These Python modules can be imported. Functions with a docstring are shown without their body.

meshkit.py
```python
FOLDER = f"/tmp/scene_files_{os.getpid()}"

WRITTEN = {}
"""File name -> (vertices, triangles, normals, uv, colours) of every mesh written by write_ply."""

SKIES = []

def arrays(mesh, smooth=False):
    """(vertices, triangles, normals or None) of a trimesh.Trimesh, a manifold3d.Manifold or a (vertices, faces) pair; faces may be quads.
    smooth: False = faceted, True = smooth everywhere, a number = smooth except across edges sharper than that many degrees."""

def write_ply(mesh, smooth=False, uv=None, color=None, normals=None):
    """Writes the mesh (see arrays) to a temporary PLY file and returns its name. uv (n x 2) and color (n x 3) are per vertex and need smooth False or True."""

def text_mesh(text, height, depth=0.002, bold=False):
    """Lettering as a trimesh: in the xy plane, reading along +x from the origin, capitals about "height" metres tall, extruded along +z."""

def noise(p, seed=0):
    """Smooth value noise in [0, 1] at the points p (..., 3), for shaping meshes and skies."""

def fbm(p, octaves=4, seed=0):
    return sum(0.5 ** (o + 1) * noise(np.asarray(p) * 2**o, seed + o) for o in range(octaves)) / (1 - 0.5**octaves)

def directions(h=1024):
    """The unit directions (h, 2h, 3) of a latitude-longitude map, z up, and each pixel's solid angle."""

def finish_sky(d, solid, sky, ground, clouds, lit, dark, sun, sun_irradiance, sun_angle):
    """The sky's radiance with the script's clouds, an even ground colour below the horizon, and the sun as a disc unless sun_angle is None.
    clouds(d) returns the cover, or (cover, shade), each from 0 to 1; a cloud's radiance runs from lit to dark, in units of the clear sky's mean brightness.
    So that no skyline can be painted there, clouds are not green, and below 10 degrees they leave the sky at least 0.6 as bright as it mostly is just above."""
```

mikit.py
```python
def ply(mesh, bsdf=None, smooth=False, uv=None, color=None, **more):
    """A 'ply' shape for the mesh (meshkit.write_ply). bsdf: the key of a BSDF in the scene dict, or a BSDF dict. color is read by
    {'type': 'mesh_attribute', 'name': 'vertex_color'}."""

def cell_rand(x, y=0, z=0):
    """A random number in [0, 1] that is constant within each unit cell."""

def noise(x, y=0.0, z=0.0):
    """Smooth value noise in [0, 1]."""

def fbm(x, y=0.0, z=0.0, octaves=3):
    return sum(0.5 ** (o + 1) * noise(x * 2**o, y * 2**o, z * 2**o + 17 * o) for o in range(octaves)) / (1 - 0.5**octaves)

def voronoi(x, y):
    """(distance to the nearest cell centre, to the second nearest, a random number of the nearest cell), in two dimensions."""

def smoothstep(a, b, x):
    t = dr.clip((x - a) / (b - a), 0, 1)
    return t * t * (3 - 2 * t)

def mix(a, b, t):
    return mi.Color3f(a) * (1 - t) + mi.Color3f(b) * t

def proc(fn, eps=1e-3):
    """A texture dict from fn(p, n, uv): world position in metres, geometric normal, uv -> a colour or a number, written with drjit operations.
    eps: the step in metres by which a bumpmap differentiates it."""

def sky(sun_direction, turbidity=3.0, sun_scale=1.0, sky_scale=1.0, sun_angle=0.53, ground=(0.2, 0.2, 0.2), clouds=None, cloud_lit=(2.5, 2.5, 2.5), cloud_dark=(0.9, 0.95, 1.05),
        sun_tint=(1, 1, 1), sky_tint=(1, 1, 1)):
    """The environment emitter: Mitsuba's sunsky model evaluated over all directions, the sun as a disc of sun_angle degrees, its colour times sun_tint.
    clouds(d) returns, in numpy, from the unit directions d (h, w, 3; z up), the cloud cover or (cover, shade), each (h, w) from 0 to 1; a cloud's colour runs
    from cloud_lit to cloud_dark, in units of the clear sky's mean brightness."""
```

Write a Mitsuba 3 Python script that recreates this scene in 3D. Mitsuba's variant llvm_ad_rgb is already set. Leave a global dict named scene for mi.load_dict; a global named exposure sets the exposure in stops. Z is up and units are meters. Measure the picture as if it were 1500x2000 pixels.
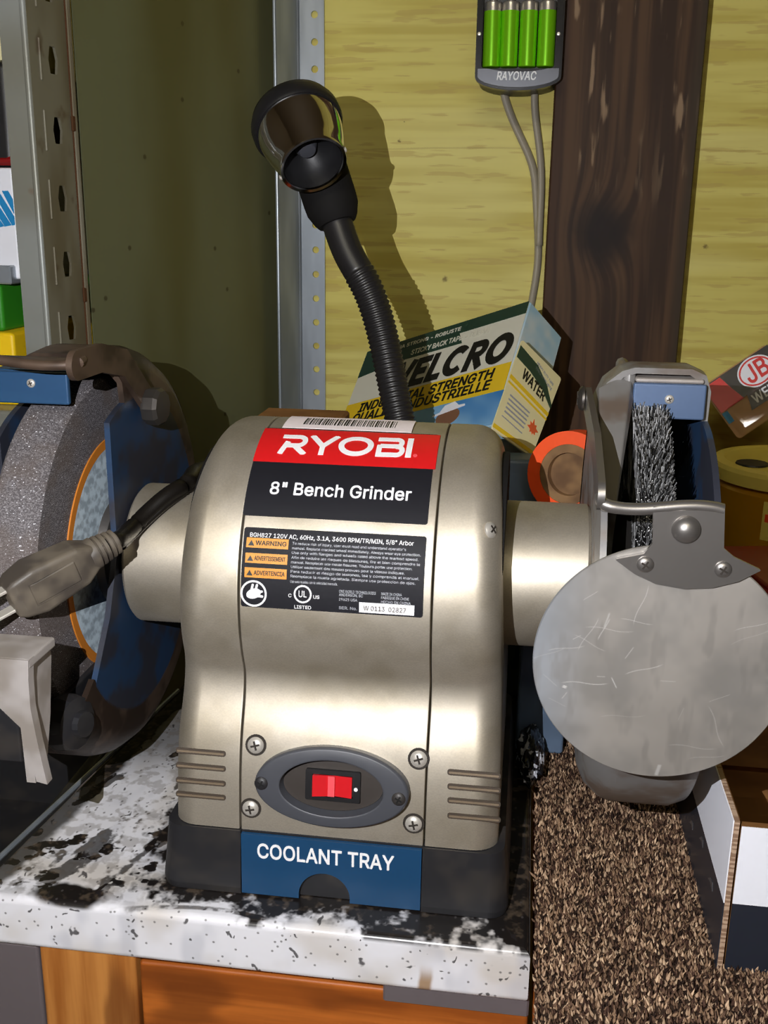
import math, numpy as np, trimesh, manifold3d as m3, shapely, shapely.geometry as sg, shapely.affinity as sa
import drjit as dr, mitsuba as mi, mikit, meshkit
from mikit import noise, fbm, voronoi, cell_rand, smoothstep, mix
scene, labels = {}, {}
T = mi.ScalarTransform4f
rng = np.random.default_rng(7)
# ---------------------------------------------------------------- camera, lights, exposure
FPX, PITCH, YAW, ROLL = 2009.0, math.radians(16.08), math.radians(7.8), math.radians(0.75)
CAM = np.array([.0856, -.531, .3373])
FWD = np.array([-math.sin(YAW)*math.cos(PITCH), math.cos(YAW)*math.cos(PITCH), -math.sin(PITCH)])
_r = np.array([math.cos(YAW), math.sin(YAW), 0]); _u = np.cross(_r, FWD)
RGT = math.cos(ROLL)*_r + math.sin(ROLL)*_u; UPV = np.cross(RGT, FWD)
scene['camera'] = dict(type='perspective', fov_axis='x', fov=math.degrees(2*math.atan(750/FPX)), near_clip=.01, far_clip=20,
                       to_world=T().look_at(origin=CAM.tolist(), target=(CAM+FWD).tolist(), up=UPV.tolist()))
exposure = 0.5
FLASH = CAM - .088*RGT + .032*UPV           # the camera's flash, beside the lens
scene['flash'] = dict(type='point', position=FLASH.tolist(), intensity={'type': 'rgb', 'value': [.78, .78, .81]})
LAMP_POWER = [7.0, 6.3, 4.4]
def at(px, py, axis, v):                   # the point of a plane x, y or z = v that a place of the photograph shows
    d = FWD + RGT*(px-750)/FPX - UPV*(py-1000)/FPX
    i = 'xyz'.index(axis)
    return CAM + d*(v-CAM[i])/d[i]
# ---------------------------------------------------------------- materials
def lin(r, g, b): return [((v/255+.055)/1.055)**2.4 if v > 10 else v/255/12.92 for v in (r, g, b)]
def rgb(c): return {'type': 'rgb', 'value': list(c)}
def mat(key, color, rough=.5, metal=0., spec=.5, coat=0., **more):
    col = mikit.proc(color) if callable(color) else rgb(color)
    d = dict(type='principled', base_color=col, roughness=mikit.proc(rough) if callable(rough) else rough, specular=spec, **more)
    if metal: d['metallic'] = metal
    if coat: d['clearcoat'] = coat; d['clearcoat_gloss'] = .8
    scene[key] = dict(type='twosided', bsdf=d); scene[key]['id'] = key
    return key
def L(*c): return mi.Color3f(*lin(*c))
def f_champagne(p, n, uv):
    return mix(L(200, 191, 174), L(184, 174, 154), smoothstep(.35, .75, fbm(p.x*45, p.y*45, p.z*45)))*(.93+.12*noise(p.x*1500, p.y*1500, p.z*1500))
mat('m_champagne', f_champagne, .50, .80)
def f_plywood(p, n, uv):
    g = fbm(p.x*9, p.z*130, 3.)
    c = mix(L(212, 200, 108), L(194, 178, 84), smoothstep(.3, .75, g))
    c = mix(c, L(222, 212, 130), smoothstep(.5, .8, fbm(p.x*6+9, p.z*20, 8.))*.6)
    c = mix(c, L(184, 160, 84), smoothstep(.62, .72, fbm(p.x*30, p.z*260, 5.))*.5)
    line = smoothstep(.0012, .0003, dr.abs(p.z-.394-.003*noise(p.x*20)))
    c = mix(c, L(150, 125, 60), line*.3*smoothstep(.3, .6, noise(p.x*40, 2.)))
    for (x, z, r) in ((.0068, .2816, .0042), (.2369, .3142, .0038), (-.0379, .4018, .0030), (.0544, .4318, .0022), (-.034, .418, .0016)):
        d = dr.sqrt(dr.square(p.x-x)+dr.square(p.z-z))+.0018*noise(p.x*900, p.z*900)
        c = mix(c, L(110, 90, 40), smoothstep(r, r*.4, d)*.8)
    return c
mat('m_plywood', f_plywood, .55, spec=.3)
def f_stud(p, n, uv):
    x, z = p.x-.155, p.z-.325
    k = dr.exp(-(dr.square((x+.012)/.026)+dr.square(z/.030)))           # grain bends round the knot
    g = fbm((p.x+k*.02)*170, p.z*6, p.y*60)
    c = mix(L(80, 56, 36), L(50, 32, 19), smoothstep(.3, .7, g))
    c = mix(c, L(48, 24, 10), smoothstep(.45, .75, fbm(p.x*40, p.z*2.2, 5.))*.6)
    c = mix(c, L(150, 125, 98), smoothstep(.6, .75, fbm(p.x*190, p.z*26, 9.))*smoothstep(.42, .6, fbm(p.x*30, p.z*9, 3.))*smoothstep(.34, .40, p.z)*.8)
    c = mix(c, L(24, 13, 10), smoothstep(.08, .9, k+.3*(fbm(p.x*70, p.z*70, 1.)-.5))*.95)
    c = mix(c, L(52, 42, 30), smoothstep(.204, .214, p.x+.004*noise(p.z*30))*.85)
    return c
mat('m_stud', f_stud, .6, spec=.25)
def f_table(p, n, uv):
    x, y, z = p.x, p.y, p.z
    white = mix(L(226, 226, 230), L(205, 200, 194), smoothstep(.4, .8, fbm(x*35, y*35, z*35)))
    n1 = fbm(x*55, y*55, 1., 4); n2 = fbm(x*230, y*230, 5., 3); n3 = fbm(x*70-y*25, y*17+x*6, 7., 4)
    dx = dr.maximum(dr.maximum(x-.088, -.0885-x), 0); dy = dr.maximum(dr.maximum(-.088-y, y-.1), 0)
    d = dr.sqrt(dx*dx+dy*dy)
    reach = .0118+.009*smoothstep(-.05, .005, x)+.012*smoothstep(.03, .08, x)
    dust = smoothstep(1.5, .55, d/reach+(n1-.5)*2.8+(n2-.5)*1.8)
    clean = smoothstep(.020, .012, dr.sqrt(dr.square(x+.006)+dr.square((y+.118)*1.1)))*smoothstep(-.093, -.099, y)
    dust = dust*(1-clean)
    left = smoothstep(-.07, -.095, x)*smoothstep(-.115, -.09, y)
    streak = smoothstep(.63, .70, n3+.25*(n2-.5))*left*.85
    blot = smoothstep(.62, .68, fbm(x*80, y*110, 4., 4))*smoothstep(.05, .02, dr.abs(y+.07))*left
    patch = smoothstep(.019, .012, dr.sqrt(dr.square((x+.135)*.75)+dr.square((y+.104)*2.2))+(n1-.5)*.022)
    edge = smoothstep(.010, .003, x+.1755-.22*(y+.08)*.55+(n1-.5)*.012)*.9
    wave = smoothstep(.0022, .0008, dr.abs(y+.1075-.004*dr.sin((x+.09)*50)))*smoothstep(-.115, -.09, x)*smoothstep(-.02, -.04, x)*smoothstep(.3, .6, n2)
    rear = smoothstep(.0, .06, y)*.75
    right = smoothstep(.084, .094, x+(n1-.5)*.01)*smoothstep(-.112, -.098, y+(n1-.5)*.012)
    top = smoothstep(-.004, -.0015, z)
    a = dr.clip(dust+streak+blot+patch+edge+wave*.8+rear+right, 0, 1)*top
    white = mix(white, L(184, 186, 194), smoothstep(.5, .75, fbm(x*60, (z+y)*30, 3.))*.5)
    grey = smoothstep(.45, .7, n2)*left*.42*top
    c = mix(white, L(112, 104, 94), grey)
    c = mix(c, mix(L(26, 23, 22), L(70, 60, 50), smoothstep(.5, .8, n2)), a)
    q = (z+y*.7)
    v, w, r = voronoi(x*95+.5*noise(x*400, q*400), q*95+.5*noise(x*400, q*400, 5.))
    c = mix(c, L(35, 32, 34), smoothstep(.05+.16*r*r*r, .03+.08*r*r*r, v)*smoothstep(.62, .64, r)*.85)
    v, w, r = voronoi(x*260, q*260)
    c = mix(c, L(70, 66, 66), smoothstep(.22, .10, v)*smoothstep(.82, .84, r)*.7)

    rust = smoothstep(.0042, .0020, dr.abs(x-.0505-.0025*noise(z*200)))*smoothstep(-.012, -.024, z)
    c = mix(c, L(150, 112, 60), rust*.85)
    rim = smoothstep(.0035, .001, dr.abs(z+.0295))*smoothstep(.45, .65, n1)
    return mix(c, L(60, 45, 35), rim*.5*smoothstep(-.0, -.1, x))
mat('m_table', f_table, .32, spec=.5)
def pine(a, b, ax):
    def f(p, n, uv):
        u, w = (p.x, p.z) if ax == 'x' else (p.z, p.x)
        g = fbm(u*10, w*160, p.y*60, 4)
        c = mix(L(*a), L(*b), smoothstep(.3, .7, g))
        return mix(c, L(96, 48, 18), smoothstep(.62, .8, fbm(u*14, w*45, 9.))*.6)
    return f
mat('m_pine_upright', pine((196, 132, 66), (160, 96, 40), 'z'), .4)
mat('m_pine_rail', pine((186, 104, 40), (146, 76, 26), 'x'), .45, spec=.3)
def f_steel_shelf(p, n, uv):
    c = mix(L(146, 150, 146), L(126, 126, 114), smoothstep(.4, .8, fbm(p.x*8, p.y*8, p.z*14)))
    v, w, r = voronoi((p.y+p.x)*26, p.z*26)
    c = mix(c, L(70, 58, 40), smoothstep(.06, .03, v)*smoothstep(.7, .72, r)*.8)
    return mix(c, L(112, 78, 48), smoothstep(.76, .9, fbm(p.x*90, p.y*90, p.z*60))*.5)
mat('m_shelf', f_steel_shelf, .42, .25)
mat('m_shelf_web_shaded', lambda p, n, uv: mix(mix(L(116, 112, 96), L(98, 90, 70), smoothstep(.35, .7, fbm(p.x*50, p.y*50, p.z*12))), L(74, 54, 34), smoothstep(.66, .82, fbm(p.x*90, p.y*90, p.z*50))*.7), .45, .2)  # same paint as the flange, darkened to carry the web's shade in its colour
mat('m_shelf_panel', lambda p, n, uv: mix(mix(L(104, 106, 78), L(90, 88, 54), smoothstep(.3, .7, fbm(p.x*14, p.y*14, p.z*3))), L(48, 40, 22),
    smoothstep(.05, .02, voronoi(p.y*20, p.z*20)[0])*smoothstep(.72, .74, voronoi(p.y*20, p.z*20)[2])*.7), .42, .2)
mat('m_galv', lambda p, n, uv: mix(L(168, 176, 184), L(138, 146, 154), smoothstep(.3, .7, fbm(p.x*60, p.y*60, p.z*10))), .35, .55)
mat('m_rust', lin(74, 48, 28), .85, spec=.2)
def f_guard(p, n, uv):
    d = smoothstep(.40, .62, fbm(p.x*40, p.y*40, p.z*40, 4))
    return mix(L(34, 58, 88), L(50, 44, 40), d*.7)
mat('m_blue_guard', f_guard, .45, .1)
def f_greyguard(p, n, uv):
    d = smoothstep(.45, .7, fbm(p.x*45, p.y*45, p.z*45, 4))
    return mix(L(140, 138, 136), L(112, 94, 80), d*.8)
mat('m_grey_guard', f_greyguard, .45, .4)
def f_dirty(p, n, uv):
    return mix(L(84, 68, 56), L(50, 38, 30), smoothstep(.35, .65, fbm(p.x*50, p.y*50, p.z*50, 4)))
mat('m_dirty_steel', f_dirty, .5, .3)
mat('m_blue_plate', lin(84, 104, 136), .45, .2)
mat('m_blue_dark_plate', lin(40, 76, 112), .45, .2)
SCR = []
_r9 = np.random.default_rng(21)
for _ in range(26):
    a = _r9.normal(.1, .45)+(_r9.random() < .25)*1.4; l = _r9.uniform(.002, .011); x, z = _r9.uniform(.10, .19), _r9.uniform(.115, .19)
    SCR.append((x, z, math.cos(a), math.sin(a), l, _r9.uniform(.00010, .0002), _r9.uniform(.15, .5)))
SCR += [(.1505, .1085, .05, 1, .0030, .0006, .7), (.1085, .1445, .3, 1, .0008, .0007, .9), (.1290, .148, .6, -.8, .003, .0002, .6), (.124, .176, .1, 1, .004, .0003, .4)]
def f_disc(p, n, uv):
    g = fbm(p.x*40, p.z*40, 2., 4)
    c = mix(L(186, 180, 172), L(164, 160, 154), smoothstep(.3, .7, g))
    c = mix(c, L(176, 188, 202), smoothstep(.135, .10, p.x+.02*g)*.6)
    c = mix(c, L(150, 146, 140), smoothstep(.55, .8, fbm(p.x*180, p.z*60, 7.))*.4)
    for x, z, ca, sa2, l, w, k in SCR:
        u, v = (p.x-x)*ca+(p.z-z)*sa2, (p.z-z)*ca-(p.x-x)*sa2
        c = mix(c, L(238, 236, 232), smoothstep(w*2, w*.4, dr.abs(v+.0006*dr.sin(u*300)))*smoothstep(l, l*.7, dr.abs(u))*k)
    return c
mat('m_disc', f_disc, lambda p, n, uv: .42+.12*fbm(p.x*60, p.z*60, 5.), .7)
mat('m_steel', lin(150, 146, 142), .34, .85)
mat('m_steel_dark', lin(92, 88, 84), .4, .8)
mat('m_chrome', lin(222, 222, 222), .08, 1.)
mat('m_screw', lin(205, 200, 190), .35, .5)
mat('m_black', lin(24, 24, 26), .45)
mat('m_black_matte', lin(20, 19, 19), .8, spec=.2)
mat('m_charcoal', lambda p, n, uv: mix(L(30, 30, 33), L(46, 43, 41), smoothstep(.45, .75, fbm(p.x*60, p.y*60, p.z*60))), .5)
mat('m_recess', lin(50, 44, 40), .6)
mat('m_bezel', lin(66, 68, 74), .45)
mat('m_slot', lin(62, 52, 42), .7)
mat('m_louvre', lin(128, 112, 92), .5, .3)
mat('m_groove', lin(40, 34, 28), .8)
mat('m_coolant_blue', lin(18, 62, 98), .45)
mat('m_red', lin(206, 24, 28), .4)
mat('m_switch_red', lin(200, 26, 34), .25, coat=.5)
mat('m_switch_red_light', lin(232, 84, 92), .25, coat=.5)
mat('m_label_black', lin(22, 22, 28), .6, spec=.25)
mat('m_white_ink', lin(236, 236, 236), .5)
mat('m_grey_ink', lin(150, 152, 158), .5)
mat('m_print_ink', lin(190, 192, 198), .5)
mat('m_orange_ink', lin(226, 138, 34), .5)
mat('m_black_ink', lin(16, 16, 16), .5)
mat('m_sticker', lin(236, 224, 224), .5)
def f_stone(p, n, uv):
    g = noise(p.x*1900, p.y*1900, p.z*1900)
    c = mix(L(78, 74, 76), L(118, 114, 116), smoothstep(.3, .8, g))
    c = mix(c, L(90, 78, 70), smoothstep(.4, .65, fbm(p.x*60, p.y*50, p.z*50))*.5)
    return mix(c, L(235, 235, 240), smoothstep(.82, .90, noise(p.x*1500+7, p.y*1500, p.z*1500))*.9)
mat('m_stone', f_stone, .7)
mat('m_wire', lin(190, 188, 188), .35, .6)
mat('m_blotter_white', lambda p, n, uv: mix(L(196, 212, 220), L(150, 164, 172), smoothstep(.3, .7, fbm(p.x*300, p.y*300, p.z*300))), .6)
mat('m_blotter_orange', lin(196, 118, 36), .6)
mat('m_rest', lambda p, n, uv: mix(L(176, 170, 166), L(146, 138, 130), smoothstep(.35, .7, fbm(p.x*60, p.y*60, p.z*60))), .5, .3)
mat('m_plug', lambda p, n, uv: mix(L(98, 90, 78), L(66, 60, 54), smoothstep(.3, .7, fbm(p.x*90, p.y*90, p.z*90))), .5)
mat('m_cord', lin(20, 17, 14), .4, spec=.3)
mat('m_hose', lin(30, 29, 30), .38)
mat('m_carton', lambda p, n, uv: mix(L(128, 88, 44), L(104, 68, 32), smoothstep(.3, .7, fbm(p.x*30, p.y*30, p.z*90))), .8)
mat('m_carton_edge', lambda p, n, uv: mix(L(176, 150, 126), L(134, 106, 84), smoothstep(.4, .6, noise(p.x*300, p.y*900, p.z*900))), .85)
mat('m_print_white', lin(232, 234, 242), .45)
mat('m_print_black', lin(34, 38, 48), .4)
mat('m_grey_paint_and_shade', lin(98, 90, 92), .6)
mat('m_concrete', lambda p, n, uv: mix(L(128, 122, 128), L(104, 98, 102), fbm(p.x*12, p.y*12, p.z*12)), .8)
mat('m_panelling', lin(96, 80, 58), .7)
mat('m_plaster', lin(196, 186, 164), .8)
mat('m_green', lin(48, 140, 30), .5)
mat('m_yellow', lin(248, 206, 24), .45)
mat('m_cell_green', lin(132, 214, 26), .28, .45)
mat('m_cell_metal', lin(214, 210, 204), .3, .85)
mat('m_charger_gloss', lin(12, 12, 14), .25, spec=.3)
mat('m_charger_lip', lin(84, 86, 92), .3, .4)
mat('m_cable_grey', lin(158, 150, 132), .5)
mat('m_pack_sky', lambda p, n, uv: mix(L(58, 122, 184), L(124, 170, 206), smoothstep(.22, .17, p.z+.1*(fbm(p.x*40, p.z*40, 2.)-.5))), .4)
mat('m_pack_pale', lambda p, n, uv: mix(L(150, 186, 206), L(196, 206, 208), smoothstep(.4, .7, fbm(p.x*40, p.y*40, p.z*40))), .4)
mat('m_pack_white', lin(214, 212, 196), .45)
mat('m_pack_green', lin(30, 58, 46), .45)
mat('m_pack_yellow', lin(226, 190, 40), .45)
mat('m_cream', lin(226, 216, 166), .5)
mat('m_maple', lin(214, 92, 50), .5)
mat('m_skin', lin(120, 84, 62), .6)
mat('m_bluebox', lambda p, n, uv: mix(L(92, 110, 132), L(64, 78, 96), smoothstep(.3, .7, fbm(p.x*30, p.y*30, p.z*30))), .5)
mat('m_tape_orange', lin(244, 84, 30), .4)
mat('m_cork', lambda p, n, uv: mix(L(134, 102, 66), L(98, 70, 44), smoothstep(.3, .7, fbm(p.x*80, p.y*80, p.z*80))), .8)
mat('m_amber', lin(176, 124, 14), .2, coat=.6)
mat('m_lid_yellow', lin(232, 214, 110), .4)
mat('m_dark_red', lin(130, 14, 16), .4)
mat('m_jb_red', lin(206, 42, 44), .4)
mat('m_jb_dark', lin(36, 32, 34), .4)
mat('m_jb_tan', lin(168, 124, 72), .5)
mat('m_stripe_blue', lin(24, 130, 190), .5)
scene['m_clear'] = dict(type='thindielectric', int_ior=1.4, id='m_clear')
scene['m_carpet'] = dict(type='twosided', bsdf=dict(type='diffuse', reflectance={'type': 'mesh_attribute', 'name': 'vertex_color'}), id='m_carpet')
# ---------------------------------------------------------------- helpers
def add(key, mesh, m, smooth=30, label=None, cat=None, group=None, kind=None, **more):
    k, i = key, 0
    while k in scene:
        i += 1; k = f'{key}_{i:03d}'
    scene[k] = mikit.ply(mesh, m, smooth=smooth, **more)
    tag(k, label, cat, group, kind)
    return k
def tag(k, label=None, cat=None, group=None, kind=None):
    d = {a: b for a, b in (('label', label), ('category', cat), ('group', group), ('kind', kind)) if b}
    if d: labels[k] = d
def cat(*ms): return trimesh.util.concatenate([m if isinstance(m, trimesh.Trimesh) else tm(m) for m in ms])
def tm(m):
    a = m.to_mesh(); return trimesh.Trimesh(a.vert_properties[:, :3], a.tri_verts, process=False)
def box(x0, x1, y0, y1, z0, z1, r=0.0, seg=2):
    if r <= 0:
        b = trimesh.creation.box((x1-x0, y1-y0, z1-z0)); b.apply_translation(((x0+x1)/2, (y0+y1)/2, (z0+z1)/2)); return b
    s = m3.Manifold.sphere(r, 4*seg)
    return tm(m3.Manifold.batch_hull([s.translate((x, y, z)) for x in (x0+r, x1-r) for y in (y0+r, y1-r) for z in (z0+r, z1-r)]))
def frame(o, ex, ey, ez):
    M = np.eye(4); M[:3, 0], M[:3, 1], M[:3, 2], M[:3, 3] = ex, ey, ez, o; return M
def norm(v): v = np.asarray(v, float); return v/np.linalg.norm(v)
def axis_frame(o, d, up=(0, 0, 1)):
    d = norm(d); a = np.cross(up, d)
    a = norm(a) if np.linalg.norm(a) > 1e-6 else np.array([1., 0, 0])
    return frame(o, a, np.cross(d, a), d)
def lathe(prof, o, d, n=48, up=(0, 0, 1)):     # prof: (radius, distance along d)
    m = trimesh.creation.revolve(np.asarray(prof, float), sections=n); m.apply_transform(axis_frame(np.asarray(o, float), d, up)); return m
def cyl(a, b, r, n=32, bev=0.0):
    a, b = np.asarray(a, float), np.asarray(b, float); l = np.linalg.norm(b-a); e = bev or min(r, l)*.08
    return lathe([(0, 0), (r-e, 0), (r, e), (r, l-e), (r-e, l), (0, l)], a, b-a, n)
def ring(o, d, ri, ro, t, n=64):
    return lathe([(ri, 0), (ro, 0), (ro, t), (ri, t), (ri, 0)], o, d, n)
def ext(poly, t, M):                            # polygon in the frame M's xy plane, thickness t along its z
    ms = [trimesh.creation.extrude_polygon(g, t, engine='earcut') for g in getattr(poly, 'geoms', [poly]) if g.geom_type == 'Polygon' and g.area > 1e-12]
    m = cat(*ms); m.apply_transform(M); return m
def tube(pts, r, n=12, sub=6, flat=1.0):
    p = np.asarray(pts, float)
    if sub > 1:
        from scipy.interpolate import CubicSpline
        s = np.r_[0, np.cumsum(np.linalg.norm(np.diff(p, axis=0), axis=1))]
        q = np.linspace(0, s[-1], sub*(len(p)-1)+1); p = CubicSpline(s, p)(q)
        if np.ndim(r): r = np.interp(q, s, r)
    t = np.gradient(p, axis=0); t /= np.linalg.norm(t, axis=1, keepdims=True)
    a = np.cross(t, [.3, .9, .2]); a /= np.linalg.norm(a, axis=1, keepdims=True); b = np.cross(t, a)
    g = np.arange(n)*2*np.pi/n; r = np.broadcast_to(r, (len(p),))
    v = p[:, None]+r[:, None, None]*(np.cos(g)[None, :, None]*a[:, None]*flat+np.sin(g)[None, :, None]*b[:, None])
    i, j = np.meshgrid(np.arange(len(p)-1), np.arange(n), indexing='ij'); k = (j+1) % n
    f = np.stack([i*n+j, i*n+k, (i+1)*n+k, (i+1)*n+j], -1).reshape(-1, 4)
    v = np.vstack([v.reshape(-1, 3), p[:1], p[-1:]]); N = len(p)*n; j = np.arange(n); k = (j+1) % n
    caps = np.vstack([np.stack([j*0+N, k, j], 1), np.stack([j*0+N+1, N-n+j, N-n+k], 1)])
    m = trimesh.Trimesh(v, np.vstack([f[:, [0, 1, 2]], f[:, [0, 2, 3]], caps]), process=False); m.fix_normals(); return m
def rrect(w, h, r, cx=0, cy=0):
    return sg.box(cx-w/2+r, cy-h/2+r, cx+w/2-r, cy+h/2-r).buffer(r, quad_segs=5)
_tc = {}
def text(s, w=None, h=.01, t=.0003, bold=False):   # lettering, its box from the origin; w: stretched to that width
    if (s, bold) not in _tc: _tc[s, bold] = meshkit.text_mesh(s, .01, .001, bold)
    m = _tc[s, bold].copy(); b = m.bounds; m.apply_translation(-b[0])
    e = m.extents; m.apply_scale([(w/e[0]) if w else h/.01, h/.01, t/e[2]]); return m
def screw(o, d, r, m='m_screw', key='bench_grinder__screw', phi=0.4, recess='m_groove'):
    h = r*.55
    k = add(key, lathe([(0, 0), (r, 0), (r*1.0, h*.35), (r*.8, h*.75), (r*.45, h*.95), (0, h)], o, d, 24), m, 40)
    F = axis_frame(np.asarray(o)+norm(d)*h*.86, d)
    c = sa.rotate(sg.box(-r*.55, -r*.11, r*.55, r*.11).union(sg.box(-r*.11, -r*.55, r*.11, r*.55)), phi, origin=(0, 0), use_radians=True)
    add(k+'__cross_recess', ext(c, h*.18, F), recess, False)
    return k
# ---------------------------------------------------------------- the room
WY = .44                                       # plane of the plywood wall
struct = dict(kind='structure')
add('floor', box(-1.6, 1.6, -2.6, WY+.03, -.90, -.85), 'm_concrete', False, 'grey concrete floor of the workshop', **struct)
add('ceiling', box(-1.6, 1.6, -2.6, WY+.03, 1.65, 1.70), 'm_panelling', False, 'brown boarded ceiling of the workshop', **struct)
add('wall_left', box(-1.65, -1.6, -2.6, WY+.03, -.85, 1.65), 'm_panelling', False, 'brown panelled left wall of the workshop', **struct)
add('wall_right', box(1.6, 1.65, -2.6, WY+.03, -.85, 1.65), 'm_panelling', False, 'brown panelled right wall of the workshop', **struct)
add('wall_front', box(-1.6, 1.6, -2.65, -2.6, -.85, 1.65), 'm_panelling', False, 'brown panelled wall behind the camera', **struct)
add('wall_back', box(-1.6, 1.6, WY+.012, WY+.03, -.85, 1.65), 'm_plywood', False, 'yellow varnished plywood wall behind the bench', **struct)
add('wall_back__panel', box(-1.6, .1545, WY, WY+.012, -.85, 1.65), 'm_plywood', False)
add('wall_back__panel', box(.1555, 1.6, WY, WY+.012, -.85, 1.65), 'm_plywood', False)
# unseen long ceiling fitting, added to supply the ambient light
add('added_ceiling_lamp__housing', box(-.65, .65, -2.2, -2.0, 1.615, 1.65, .004), 'm_print_white', 30)
tag('added_ceiling_lamp', 'unseen white fluorescent fitting well behind the camera, added for ambient light', 'added ceiling lamp')
tube_m = cyl((-.6, -2.1, 1.595), (.6, -2.1, 1.595), .018, 24)
scene['added_ceiling_lamp__tube'] = mikit.ply(tube_m, 'm_print_white', smooth=30)
scene['added_ceiling_lamp__tube']['emitter'] = {'type': 'area', 'radiance': rgb([v*5.8 for v in LAMP_POWER])}
# stud board on the wall
z0 = -.2
def stud():
    c = m3.CrossSection([[[.098, WY-.04], [.2145, WY-.04], [.2155, WY-.0385], [.2155, WY], [.0970, WY], [.0970, WY-.039]]])
    return tm(c.extrude(1.82).translate((0, 0, -.2)))
add('timber_board', stud(), 'm_stud', 20, 'rough dark brown timber board with a big black knot nailed up the yellow plywood', 'board')
# ---------------------------------------------------------------- steel shelving on the left
tag('steel_shelving', 'grey painted steel shelving unit with slotted post left of the grinder', 'shelving')
A = at(70, 300, 'y', .145)[:2]; B = at(147, 300, 'y', .185)[:2]; Cc = at(546, 300, 'y', WY-.004)[:2]
ZB, ZT = -.85, 1.1
def vplate(a, b, t, z0, z1, holes=()):
    a, b = np.append(a, z0), np.append(b, z0); ex = norm(b-a); w = np.linalg.norm(b-a); ez = np.cross(ex, [0, 0, 1])
    p = sg.Polygon([(0, 0), (w, 0), (w, z1-z0), (0, z1-z0)])
    for (u, v, g) in holes: p = p.difference(sa.translate(g, u, v-z0))
    return ext(p, t, frame(a-ez*t*.5, ex, np.array([0, 0, 1.]), ez))
a0 = at(22, 300, 'y', .145)[:2]
slot = sg.Polygon([(-.0028, -.006), (.0028, -.006), (.0040, .002), (.0022, .0095), (-.0022, .0095), (-.004, .002)]).buffer(.0007)
wAB = np.linalg.norm(B-A)
zs = [.475-.0437*i for i in range(-6, 22)]
front = vplate(a0, A, .0022, ZB, ZT)
lip = cyl((A[0]-.0015, A[1]+.0008, ZB), (A[0]-.0015, A[1]+.0008, ZT), .0026, 16)
backlip = vplate(a0, a0+np.array([.0, .02]), .002, ZB, ZT)
add('steel_shelving__post', cat(front, lip, backlip), 'm_shelf', 30, 'light grey front flange')
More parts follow.
